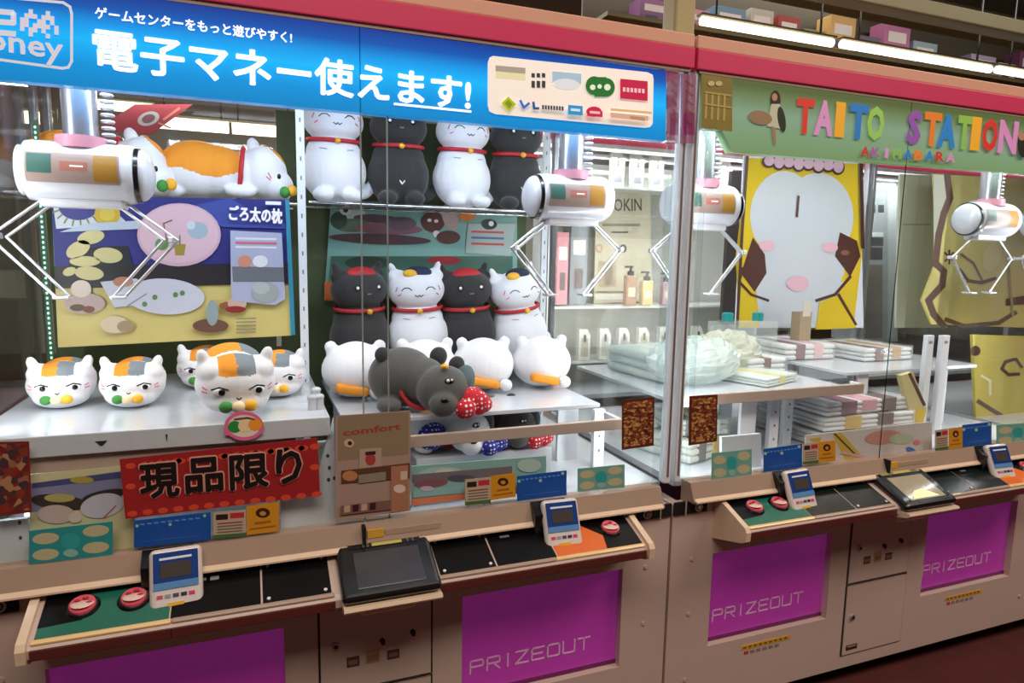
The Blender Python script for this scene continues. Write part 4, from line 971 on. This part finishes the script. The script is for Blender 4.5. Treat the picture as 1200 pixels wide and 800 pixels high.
pr.line([(874, 184), (868, 270), (862, 384)], 3.5, '#4a3024'); pr.line([(1007, 192), (1009, 290)], 4, '#4a2018')
pr.build('hanging_towel', label='yellow and white bath towel with brown patches hanging in the middle', cat='towel')
pr = Print(.47, [(1094, 204), (1262, 212), (1262, 386), (1092, 380), (1080, 352), (1100, 300)], mat('towel_straw', '#cfc27c', .9, bump=.3, scale=120), .008)
pr.poly([(1094, 206), (1112, 206), (1108, 250), (1100, 300), (1094, 300)], '#c8c6b4')
pr.line([(1110, 206), (1113, 232), (1106, 250), (1100, 275), (1096, 308), (1106, 318), (1104, 334), (1088, 352), (1094, 368), (1106, 382)], 8, '#6f584e')
pr.line([(1108, 374), (1130, 382), (1170, 378), (1190, 366)], 5, '#6f584e')
pr.line([(1107, 296), (1117, 306)], 2, '#4e3a30'); pr.line([(1117, 296), (1107, 306)], 2, '#4e3a30'); pr.line([(1112, 293), (1112, 309)], 2, '#4e3a30')
pr.line([(1124, 316), (1134, 329), (1150, 331), (1166, 326)], 4, '#6f584e'); pr.line([(1126, 298), (1140, 308), (1150, 328)], 3, '#8a7868'); pr.ell(1162, 300, 10, 18, '#d8cd94', .3); pr.poly([(1178, 350), (1200, 346), (1200, 356), (1178, 358)], '#5a2c24'); pr.line([(1180, 300), (1186, 370)], 3, '#a89a60')
pr.build('hanging_towel', label='straw yellow towel with a wavy brown line hanging at the right', cat='towel')
pr = Print(.30, [(1140, 392), (1262, 396), (1262, 498), (1144, 492)], mat('towel_straw2', '#cdbf62', .85, bump=.3, scale=120), .012)
pr.ell(1143, 411, 6, 6, '#5c4438'); pr.line([(1188, 421), (1178, 424), (1174, 432), (1182, 439), (1194, 438)], 4, '#5c4a3c'); pr.line([(1146, 470), (1162, 480), (1180, 491)], 5, '#6f584e'); pr.line([(1150, 440), (1160, 446), (1160, 462)], 3, '#f0ead0'); pr.line([(1190, 420), (1197, 430)], 3, '#5c4a3c')
pr.build('wrapped_towel', label='upright yellow wrapped towel with brown curl marks at the lower right', cat='towel')
# blank backing panel
q = Print(.62, [(1055, 204), (1112, 206), (1110, 384), (1050, 384)], mat('blank_panel', '#b9bba6', .35, coat=.3), .01)
q.line([(1058, 263), (1090, 263)], 1.6, '#8d8f7c'); q.build('backing_panel', label='blank pale grey-green panel between the two hanging towels', cat='panel')
# plates
x0 = at(800, 468, .06).x
sh3 = plate_shelf('prize_shelf', 1.15, 1.86, .10, .74, 1.0, 'white acrylic shelf carrying clear bags beside the seam', band=.012, legs=((1.44, .12, .06), (1.50, .30, .05), (1.80, .5, .05)), bar=(.07, .985, 1.018, 1.15, 1.87))
sh4 = plate_shelf('prize_shelf', 1.93, 2.60, .20, .74, 1.03, 'white acrylic shelf with packages at the far right', band=.012, legs=((2.03, .22, .05), (2.55, .3, .05)))
for (pa, pb, w_, lab) in (((1092, 392), (1090, 502), .032, 'white slotted post left of its twin at the right of the towels'), ((1110, 392), (1104, 504), .036, 'white slotted post right of its twin at the right of the towels')):
    p = at(pa[0], pa[1], .16); r = empty('slotted_post', (p.x, .16, ZG0-.003), label=lab, cat='post')
    b = B(); b.box(-w_/2, w_/2, 0, .02, 0, p.z-ZG0, WHITE, .002); b.build('post', r)
    for k in range(3): B().box(-.009+k*.006, -.006+k*.006, -.001, 0, p.z-ZG0-.03, p.z-ZG0-.02, ink('#6d747c')).build('slot', r)
# folded towels, each wrapped in film
FILM = film('wrap_film', '#e8f0ec', .22, .08)
def folded(loc, sx, sy, sz, rz, cols, label, group=None, layers=3, tilt=0):
    r = empty('folded_towel', loc, rz, label=label, cat='towel')
    if group: r['group'] = group
    r.rotation_euler = (tilt, 0, rz)
    h = sz/layers
    b = B()
    for k in range(layers):
        b.box(-sx/2+.004*(k % 2), sx/2-.004*(k % 2), -sy/2, sy/2, k*h+.0008, (k+1)*h-.0008, mat('fold_'+cols[0][1:], cols[0], .9, bump=.3, scale=120), h*.42, 3)
    t = b.build('cloth', r)
    for k, c in enumerate(cols[1:]):
        b = B(); u = -sx*.36+sx*.72*(k+.5)/max(1, len(cols)-1); 
        b.box(u-sx*.10, u+sx*.08, -sy/2-.0012, sy/2*.7, h*.3*(k % 2)+.002, sz+.0012, ink(c), .002); b.build('printed_patch', t)
    b = B(); b.box(-sx/2-.004, sx/2+.004, -sy/2-.004, sy/2+.004, .0003, sz+.005, FILM, .006, 2); b.build('wrapper', r)
    return r
def fz(px, py, z): p = atz(px, py, z); return p
GF = 'folded towels in clear wrappers'
folded((1.36, .50, 1.001), .24, .32, .09, .1, ['#b8ccc6', '#c8d8d2'], 'pale teal folded towel in a clear wrapper on the shelf by the seam')
folded((1.60, .56, 1.001), .20, .28, .085, -.1, ['#c4cfb8', '#d8cf9c'], 'pale green and yellow folded towel in the middle of the shelf')
folded((1.62, .30, 1.001), .20, .20, .03, .35, ['#d2dcd8', '#e0d080'], 'thin pale folded towel with yellow print at the front of the shelf')
folded((1.73, .52, 1.001), .18, .30, .06, .05, ['#dcdfe2', '#6c3c3c'], 'white folded towel with a brown print at the right end of the near shelf')
folded((2.03, .60, 1.031), .24, .28, .06, -.05, ['#e2e2e6', '#7a3a44', '#e4b8c0'], 'white folded towel with pink and brown print left on the far shelf')
folded((2.32, .50, 1.031), .26, .28, .05, .02, ['#d8dadc', '#6c4038', '#c8a070'], 'white folded towel with tan print right on the far shelf')
X6 = at(990, 490, .22).x
folded((X6+.02, .30, ZG0), .42, .34, .05, .02, ['#dfe0e4', '#7c4450', '#e0b4bc'], 'bottom white folded towel of the stack on the case floor')
folded((X6+.03, .30, ZG0+.056), .41, .33, .048, -.02, ['#e4e4e8', '#d4b030', '#5c2c2c'], 'middle white folded towel of the stack on the case floor')
folded((X6+.02, .30, ZG0+.110), .40, .32, .046, .03, ['#e0e0e6', '#7c3448', '#d898a8', '#5c2c34'], 'top white folded towel of the stack under the shelf')
folded((1.30, .26, ZG0), .20, .22, .07, .3, ['#d0d2c8', '#3c2c24', '#d0b030'], 'folded towel with black and yellow print under the shelf near the seam')
folded((1.33, .27, ZG0+.076), .18, .20, .05, -.15, ['#c8ccc0', '#43302a', '#d8bc40', '#e0e0dc'], 'small folded towel with a yellow stripe lying on another near the seam')
# crumpled clear bags on the near shelf
def crumpled(loc, r3, c, lab, seed):
    b = B(); b.ell((0, 0, r3[2]*.9), r3, film('bag_film'+c[1:], c, .5, .12), seg=40, ring=24)
    rnd = random.Random(seed); dirs = [Vector((rnd.gauss(0, 1), rnd.gauss(0, 1), rnd.gauss(0, 1))).normalized() for _ in range(26)]
    for v in b.bm.verts:
        n = Vector((v.co.x/r3[0], v.co.y/r3[1], (v.co.z-r3[2]*.9)/r3[2]))
        d = sum(abs(math.sin(9*n.dot(q)+i)) for i, q in enumerate(dirs))/26
        v.co.x *= .8+.5*d; v.co.y *= .8+.5*d; v.co.z = max(.0, v.co.z*(.55+.8*d))
    for f in b.bm.faces: f.smooth = False
    o = b.build('clear_bag'); o.location = loc; return tag(o, lab, 'bag', 'crumpled clear bags')
crumpled((1.38, .33, 1.001), (.15, .11, .075), '#dfeeea', 'crumpled clear bag with pale teal towel at the front of the near shelf', 3)
crumpled((1.62, .47, 1.001), (.13, .09, .075), '#e6ead8', 'crumpled clear bag with a yellowish tint in the middle of the near shelf', 5)
# slanting towel corner beside the posts
q = Print(.14, [(1056, 440), (1070, 436), (1086, 478), (1077, 512), (1072, 508)], mat('towel_cream', '#c8bd8a', .9, bump=.3, scale=120), .02)
q.line([(1066, 438), (1083, 474)], 4, '#4c3428'); q.poly([(1073, 478), (1086, 480), (1077, 510), (1073, 504)], '#dcc04c'); q.build('towel_corner', label='hanging yellow-cream towel corner left of the white posts', cat='towel')
# printed boards leaning behind the lower glass
q = Print(.022, [(944, 510), (1092, 494), (1092, 528), (944, 552)], mat('pale_board', '#cfcdcb', .5), .004)
q.poly([(975, 508), (986, 507), (1010, 534), (1006, 541), (990, 538)], '#cdb24c'); q.line([(978, 508), (1004, 534)], 2, '#5a4a34'); q.poly([(948, 514), (962, 512), (960, 522)], '#c8b040'); q.ell(1035, 512, 22, 8, '#cf9a90', -.1); q.ell(1056, 514, 14, 6, '#b8c8b0'); q.ell(1074, 518, 4, 3, '#e08a8a'); q.ell(1067, 527, 6, 3, '#3a78c0', .4); q.line([(986, 530), (1040, 540)], 3, '#d8a8b0')
q.build('poster', label='pale leaflet with a yellow slanting stripe behind the lower glass of the towel machine', cat='poster')
perf([(846, 512), (892, 508), (892, 550), (846, 554)], 'pale grey board standing low beside the brown card right of the seam', [], Y=.05)
for (px, Y, lab) in ((702, .20, 'white slotted post under the right corner of the plush shelf'), (906, .14, 'white post under the near shelf of the towel machine, left one'), (922, .22, 'white post under the near shelf of the towel machine, right one')):
    x = at(px, 520, Y).x; r = empty('slotted_post', (x, Y, ZG0-.003), label=lab, cat='post')
    b = B(); b.box(-.018, .018, 0, .02, 0, .18, WHITE, .002); b.build('post', r)
    for k in range(3): B().box(-.003, .003, -.001, 0, .05+k*.045, .058+k*.045, ink('#6d747c')).build('slot', r)

# ================================================================== NEIGHBOURS AND THE ROW BEHIND
XB1 = .97+HALF
for (m, cx, y, rz, lab) in ((mB, MC2+PITCH, 0, 0, 'claw machine beyond the right end of the towel machine'), (mA, MC1-PITCH, 0, 0, 'claw machine seen through the left side glass of the cat machine'),
                            (mB, XB1, 2.06, PI, 'claw machine standing back to back behind the seam and the towel machine'),
                            (mA, XB1+PITCH, 2.06, PI, 'claw machine back to back at the far right behind the towels')):
    c = copy_tree(m); c.location = (cx, y, 0); c.rotation_euler.z = rz; c['label'] = lab
# ---- display rack with toiletries in the machine behind
YB = 1.30
def board(px0, px1, py, Y, name, label, th=.012, dy=.16, m=ACRYL):
    a = at(px0, py, Y); c = at(px1, py, Y); b = B(); z = (a.z+c.z)/2
    b.box(-(c.x-a.x)/2, (c.x-a.x)/2, -.02, dy, -th, 0, m, .002); o = b.build(name); o.location = ((a.x+c.x)/2, Y, z); tag(o, label, 'shelf'); return z
a = at(640, 420, YB); c = at(880, 420, YB)
r = empty('display_rack', ((a.x+c.x)/2, YB+.17, ZG0-.003), label='pale display rack of toiletries seen through the cat machine', cat='rack')
cx0 = r.location.x; hw = (c.x-a.x)/2
b = B(); b.box(-hw, hw, 0, .01, 0, 1.08, mat('rack_back', '#b4b3ab', .5, var=.08, scale=4)); b.build('back_board', r)
zs = [at(740, 219, YB).z, at(740, 357, YB).z, at(740, 419, YB).z]
for z in zs:
    b = B(); b.box(-hw, hw, -.19, 0, z-ZG0-.012, z-ZG0, mat('rack_shelf', '#c4c5c2', .4), .001); b.build('shelf', r)
for s in (-1, 1):
    b = B(); b.box(s*hw-.01, s*hw+.01, -.19, 0, 0, 1.08, WHITE, .002); b.build('side_post', r)
def pouch(loc, w, h, c, lab, grp):
    r = empty('refill_pouch', loc, label=lab, cat='pouch', group=grp)
    b = B(); b.prism([(-w/2, 0), (w/2, 0), (w/2, h*.8), (w*.2, h), (-w*.5, h)], -.014, .014, mat('pouch_white', '#cfccc4', .35, coat=.3)); b.build('bag', r)
    b = B(); b.box(-w*.32, w*.32, -.0155, -.014, h*.12, h*.72, mat('pouch_'+c[1:], c, .4)); b.build('printed_panel', r)
    b = B(); b.box(-w*.10, w*.10, -.0162, -.0155, h*.60, h*.82, ink('#3a3836')); b.ell((0, -.0158, h*.62), (w*.12, .001, w*.10), ink('#3a3836'), seg=12, ring=6); b.build('pump_picture', r); return r
z = zs[2]
for k, (px, c) in enumerate(((683, '#a9a492'), (707, '#aeb0a8'), (729, '#9aa09a'), (752, '#a8a088'), (776, '#98948c'), (815, '#a8a49c'), (838, '#a0a098'))):
    p = at(px, 418, YB-.0); pouch((p.x, YB-.0, z), .060, .150, c, ['leftmost', 'second', 'third', 'fourth', 'fifth', 'sixth', 'last'][k]+' white refill pouch from the left on the rack bottom shelf', 'refill pouches on the bottom rack shelf')
z = zs[0]
for k, (px, c) in enumerate(((722, '#8f8f94'), (745, '#8a8890'), (768, '#94929a'), (826, '#9a9aa0'), (849, '#8c8c90'))):
    p = at(px, 218, YB); pouch((p.x, YB, z), .066, .155, c, ['leftmost', 'second', 'third', 'fourth', 'last'][k]+' white pouch from the left on the rack top shelf', 'white pouches on the top rack shelf')
# tall beige card
z = zs[1]
pr = Print(YB+.10, [(699, 224), (762, 222), (764, 352), (696, 356)], mat('card_beige', '#c6bda6', .5), .01)
pr.text('OOKIN', 708, 248, 752, 247, 15, '#3a3630', .01); pr.rect(706, 262, 750, 265, '#8a8272'); pr.rect(716, 271, 736, 273, '#5a5448'); pr.ell(702, 291, 4, 5, '#b87a6a'); pr.ell(702, 291, 2.6, 3.4, '#c6bda6'); pr.ell(730, 291, 4, 5, '#2c2826'); pr.ell(730, 291, 2, 2.6, '#c6bda6')
pr.rect(701, 306, 722, 336, '#ab9a80'); pr.rect(708, 310, 718, 334, '#8e7a62'); pr.rect(697, 344, 750, 351, '#d8d4c8'); pr.rect(698, 341, 745, 343, '#7c6a52')
pr.build('display_card', label='tall beige display card with black lettering on the rack', cat='card')
def pump(px, w, h, body, lab):
    p = at(px, 357, YB-.02); r = empty('pump_bottle', (p.x, YB-.04, zs[1]), label=lab, cat='bottle')
    b = B(); b.box(-w/2, w/2, -w*.3, w*.3, 0, h, mat('bottle_'+body[1:], body, .2, coat=.5), .006, 3); b.build('bottle_body', r)
    b = B(); b.box(-w*.3, w*.3, -w*.3-.001, -w*.3, h*.3, h*.6, ink('#cdb89a')); b.build('label', r)
    b = B(); b.cyl((0, 0, h), (0, 0, h+.02), w*.28, BLACK, 14); b.cyl((0, 0, h+.02), (0, 0, h+.035), w*.1, BLACK, 10); b.box(-w*.55, w*.2, -.006, .006, h+.035, h+.044, BLACK, .002); b.build('pump_head', r)
pump(735, .058, .145, '#8f6b4c', 'brown pump bottle, leftmost of three on the rack'); pump(754, .060, .120, '#b89a62', 'honey-coloured pump bottle in the middle of three'); pump(777, .058, .115, '#94707a', 'mauve pump bottle, rightmost of three on the rack')
def pbox(px0, px1, py0, py1, Y, c, lab, dy=.08, top='#e8e0d8', cat='box', name='prize_box'):
    a, d = at(px0, py1, Y), at(px1, py0, Y); r = empty(name, ((a.x+d.x)/2, Y, a.z), label=lab, cat=cat); w = (d.x-a.x)/2; h = at((px0+px1)/2, py0, Y).z-a.z
    b = B(); b.box(-w, w, 0, dy, 0, h, mat('box_'+c[1:], c, .5), .0015); b.build('carton', r)
    b = B(); b.box(-w*.7, w*.7, -.001, 0, h*.62, h*.8, ink(top)); b.build('label', r)
    b = B(); b.box(-w*.5, w*.5, -.001, 0, h*.2, h*.45, ink('#6a5a58')); b.build('print', r); return r
pbox(652, 667, 272, 357, YB, '#cf8a96', 'pink carton at the left of the toiletries rack'); pbox(643, 651, 280, 357, YB+.02, '#cc9aa2', 'narrow pale pink carton at the left end of the rack')
pbox(667, 690, 262, 357, YB+.06, '#8f959c', 'grey carton between the pink one and the beige card')
ZT = at(870, 376, .58).z
xa, xb = at(836, 376, .58).x, at(905, 376, .58).x
b = B(); b.box(-(xb-xa)/2, (xb-xa)/2, -.035, .035, 0, ZT-1.0, film('riser_film', '#dfe8e6', .25, .08), .003); o = b.build('clear_riser'); o.location = ((xa+xb)/2, .58, 1.0005); tag(o, 'clear plastic riser holding two teal tubs behind the clear bags', 'box')
p = at(935, 386, .60); b = B(); b.box(-.03, .03, 0, .05, 0, p.z+.075-1.001, mat('box_tan', '#a89478', .5), .002); r = empty('prize_box', (p.x, .56, 1.001), label='narrow tan carton standing behind the clear bags', cat='box'); b.build('carton', r)
b = B(); b.box(-.02, .02, -.001, 0, .19, .25, ink('#d8cdb8')); b.build('label', r)
for (px, py, w) in ((853, 368, 'left'), (888, 372, 'right')):
    p = at(px, py, .58); b = B(); b.cyl((0, 0, 0), (0, 0, .03), .022, mat('teal_cap', '#2a9a98', .3), 20); b.cyl((0, 0, .03), (0, 0, .034), .018, mat('teal_cap_top', '#48b0ac', .3), 20)
    o = b.build('teal_tub'); o.location = (p.x, .58, ZT); tag(o, 'small teal tub, %s one of two behind the clear bags' % w, 'tub')
# grey locker-like unit behind the towels
pr = Print(1.4, [(1008, 205), (1052, 207), (1052, 400), (1006, 400)], mat('unit_grey', '#8f9698', .4, var=.1), .2)
pr.rect(1010, 212, 1050, 221, '#d4d8dc', 1); pr.rect(1018, 240, 1026, 249, '#2c3234'); pr.rect(1029, 240, 1036, 249, '#2c3234'); pr.rect(1014, 272, 1035, 277, '#c8ced2'); pr.rect(1017, 278, 1035, 288, '#34393c'); pr.rect(1016, 290, 1034, 304, '#3c3c40'); pr.rect(1014, 310, 1034, 396, '#6c645e'); pr.rect(1040, 225, 1050, 396, '#a4acae')
pr.build('control_unit', label='tall grey unit with small dark windows behind the middle towel', cat='unit')
for (q_, c, lab) in ((((858, 200), (874, 200), (862, 380), (846, 380)), '#3c3430', 'dark narrow board at the left edge of the middle towel'),):
    p = Print(.75, list(q_), mat('dark_board', c, .5), .02); p.build('board', label=lab, cat='board')
# dark red pennant over the lying cats
p = Print(.84, [(112, 152), (158, 122), (226, 122), (176, 158)], mat('pennant_red', '#7a1c24', .7), .004)
p.ell(174, 139, 13, 8, '#8f8a84', -.3); p.ell(174, 139, 8, 5, '#5a3436', -.3); p.line([(192, 140), (210, 127)], 3, '#a8604c'); p.line([(186, 144), (200, 150)], 2, '#a8604c')
p.build('pennant', label='dark red pennant above the lying calico cats', cat='pennant')
# clutter through the left side: a steel rack with cartons
r = empty('storage_rack', (-1.02, 1.20, 0), label='steel storage rack with cartons at the left edge of the photo', cat='rack')
for z_ in (.55, .98, 1.36, 1.72):
    b = B(); b.box(-.36, .36, -.16, .16, z_-.02, z_, mat('rack_steel', '#6d655e', .4, metal=.4)); b.build('shelf', r)
for sx in (-1, 1):
    for sy in (-1, 1):
        b = B(); b.box(sx*.35-.012, sx*.35+.012, sy*.15-.012, sy*.15+.012, 0, 2.0, mat('rack_steel', '#6d655e', .4, metal=.4)); b.build('upright', r)
for (x, z_, w_, h_, c, lab) in ((-.85, 1.721, .26, .20, '#7a2048', 'dark magenta carton on top of the steel rack'), (-.84, 1.361, .28, .24, '#8a7468', 'brown carton on the upper shelf of the steel rack'), (-.85, .981, .27, .26, '#6c5648', 'dark brown carton on the middle shelf of the steel rack'), (-1.18, 1.361, .22, .2, '#9a8c9c', 'greyish carton left on the upper shelf of the steel rack')):
    r2 = empty('carton', (x, 1.07, z_), label=lab, cat='box')
    b = B(); b.box(-w_/2, w_/2, 0, .2, 0, h_, mat('ctn_'+c[1:], c, .6), .002); b.build('box_body', r2); b = B(); b.box(-w_*.3, w_*.3, -.001, 0, h_*.5, h_*.8, ink('#b8a498')); b.build('label', r2)

# ---- overhead
def tube_light(pa, pb, Y, lab, r_=.028):
    a, c = at(*pa, Y), at(*pb, Y); z = (a.z+c.z)/2; L = c.x-a.x
    r = empty('fluorescent_light', ((a.x+c.x)/2, Y, z), label=lab, cat='ceiling light')
    b = B(); b.cyl((-L/2, 0, 0), (L/2, 0, 0), r_, mat('tube_glow', '#fff6dc', .3, emit=3.0, var=0), 14); b.build('tube', r)
    b = B(); b.box(-L/2-.02, L/2+.02, -.03, .03, r_+.001, r_+.016, mat('fixture_olive', '#6a664c', .5), .004); b.build('fixture', r)
    for s in (-1, 1):
        b = B(); b.cyl((s*L*.4, 0, r_+.016), (s*L*.4, 0, 3.9-z), .008, BLACK, 8); b.build('hanger_rod', r)
tube_light((822, 26), (975, 49), 2.3, 'left fluorescent tube above the green banner'); tube_light((986, 53), (1160, 80), 2.3, 'long fluorescent tube above the green banner, middle one'); tube_light((1168, 83), (1300, 103), 2.3, 'right fluorescent tube above the green banner')
for (a_, c_, Y, lab) in (((-20, 134), (60, 139), 5.2, 'far fluorescent light at the left above the claw'), ((185, 143), (268, 150), 5.2, 'far fluorescent light over the lying cats'), ((272, 150), (345, 156), 5.2, 'far fluorescent light left of the slotted upright'),
                         ((112, 122), (180, 128), 6.6, 'most distant fluorescent light behind the red pennant'), ((640, 186), (700, 190), 5.2, 'far fluorescent light right of the black sitting cat')):
    tube_light(a_, c_, Y, lab, .05)
OL = mat('duct_olive', '#5c5432', .6)
for (px, py, Y, h, lab) in ((1000, 6, 2.05, .10, 'dark olive duct running above the fluorescent tubes'), (1100, 36, 2.6, .04, 'thin dark pipe above the green banner')):
    z = at(px, py, Y).z; b = B(); b.box(-6, 6, -.07, .07, 0, h, OL, .01); o = b.build('ceiling_duct'); o.location = (4, Y, z); tag(o, lab, 'duct')
a, c = at(786, 30, 1.1), at(820, 30, 1.1)
b = B(); b.box(-.05, .05, -.0, .10, 0, 1.88, mat('column_paint', '#b9b282', .5), .012, 3); b.box(-.065, .065, -.015, .115, 1.0, 1.04, mat('column_paint', '#b9b282', .5), .006); o = b.build('column'); o.location = ((at(786, 30, .95).x+at(820, 30, .95).x)/2, .95, 2.0); tag(o, 'pale olive column rising behind the seam of the two machines', 'column')
# high shelf with prize boxes
z = at(1000, 66, 3.0).z
r = empty('high_shelf', (5.2, 3.0, z), label='dark shelf high above the green banner carrying boxes', cat='shelf')
b = B(); b.box(-2.8, 2.8, -.1, .3, -.03, 0, OL); b.build('board', r)
b = B(); b.box(-2.8, 2.8, .3, .32, -.4, .75, mat('high_back', '#4a4236', .7)); b.build('back', r)
cc = [('#8a5a8a', 'purple'), ('#c88a9a', 'pink'), ('#6a8aa8', 'blue'), ('#b8b4a8', 'white'), ('#a03c3c', 'red'), ('#7c8a5c', 'green'), ('#c8a060', 'tan'), ('#5c5470', 'slate'), ('#b06890', 'rose'), ('#8ca4b0', 'pale blue'), ('#94503c', 'rust'), ('#a89ab8', 'lilac'), ('#d0c8c0', 'cream'), ('#704060', 'plum')]
x = 2.75
for k, (h_, nm) in enumerate(cc):
    w_ = .22+.14*random.random(); hh = .16+.2*random.random()
    r = empty('prize_box', (x+w_/2, 3.05, z), label='%s box standing on the high shelf above the green banner' % nm, cat='box', group='boxes on the high shelf')
    b = B(); b.box(-w_/2, w_/2, 0, .16, 0, hh, mat('hi_'+h_[1:], h_, .5), .003); b.build('carton', r)
    b = B(); b.box(-w_*.35, w_*.35, -.0015, 0, hh*.55, hh*.8, ink('#d8d0d0')); b.box(-w_*.3, w_*.1, -.0015, 0, hh*.2, hh*.4, ink('#50405c')); b.build('label', r)
    x += w_+.05

# ================================================================== LIGHT
def area(name, loc, rot, sx, sy, power, col=(1, 1, 1)):
    l = bpy.data.lights.new(name, 'AREA'); l.shape = 'RECTANGLE'; l.size = sx; l.size_y = sy; l.energy = power; l.color = col
    o = bpy.data.objects.new(name, l); COL.objects.link(o); o.location = loc; o.rotation_euler = rot; return o
for cx in (MC1, MC2):
    for du in (-.4, .4):
        area('case_light', (cx+du, .06, 1.87), (math.radians(32), 0, 0), .7, .05, 3.3, (.93, .97, 1))
        area('case_light', (cx+du, .82, 1.88), (math.radians(-12), 0, 0), .7, .06, 2.2, (.93, .97, 1))
    for s_ in (-1, 1):                                  # bars of leds up the front corner posts
        area('post_light', (cx+s_*.775, .05, 1.30), (math.radians(90), 0, math.radians(s_*38)), .03, .95, 2.3, (.95, .98, 1))
area('room_light', (0, -2.2, 3.8), (0, 0, 0), 3, 1.2, 105, (1, .84, .72))
area('room_light', (4, -1.8, 3.8), (0, 0, 0), 3, 1.2, 105, (1, .84, .72))
area('hall_fill', (1, 4.5, 3.7), (0, 0, 0), 8, 3, 330, (1, .95, .85))
for cx in (XB1, XB1+PITCH):
    area('case_light', (cx, 1.25, 1.86), (math.radians(20), 0, 0), 1.4, .08, 8, (.95, .97, 1))
area('hall_fill', (4.5, 1.4, 3.85), (math.radians(20), 0, 0), 6, 1, 110, (1, .92, .82))  # added fill to brighten the high shelf boxes, no fixture of its own
area('case_light', (XB1-.3, 1.12, 1.25), (math.radians(90), 0, 0), 1.0, .5, 5, (1, .97, .93))  # added fill panel facing the toiletries rack, not a lamp of the case
w = bpy.data.worlds.new('dim_hall'); S.world = w; w.use_nodes = True
w.node_tree.nodes['Background'].inputs[0].default_value = (.35, .28, .25, 1); w.node_tree.nodes['Background'].inputs[1].default_value = .25

# ================================================================== CAMERA
cd = bpy.data.cameras.new('camera'); cam = bpy.data.objects.new('camera', cd); COL.objects.link(cam)
cd.sensor_width = 36; cd.lens = F/1200*36; cd.clip_start = .05
X = Vector((XW.x, YW.x, ZW.x)); Yd = Vector((XW.y, YW.y, ZW.y)); Zf = Vector((XW.z, YW.z, ZW.z))
R = Matrix((X, -Yd, -Zf)).transposed(); cam.matrix_world = Matrix.Translation((0, CAMY, CAMZ)) @ R.to_4x4()
S.camera = cam
S.view_settings.view_transform = 'Standard'; S.view_settings.look = 'None'; S.view_settings.gamma = 1
S.view_settings.exposure = 0.0; S.view_settings.use_curve_mapping = False
S.cycles.transparent_max_bounces = 32; S.cycles.max_bounces = 6
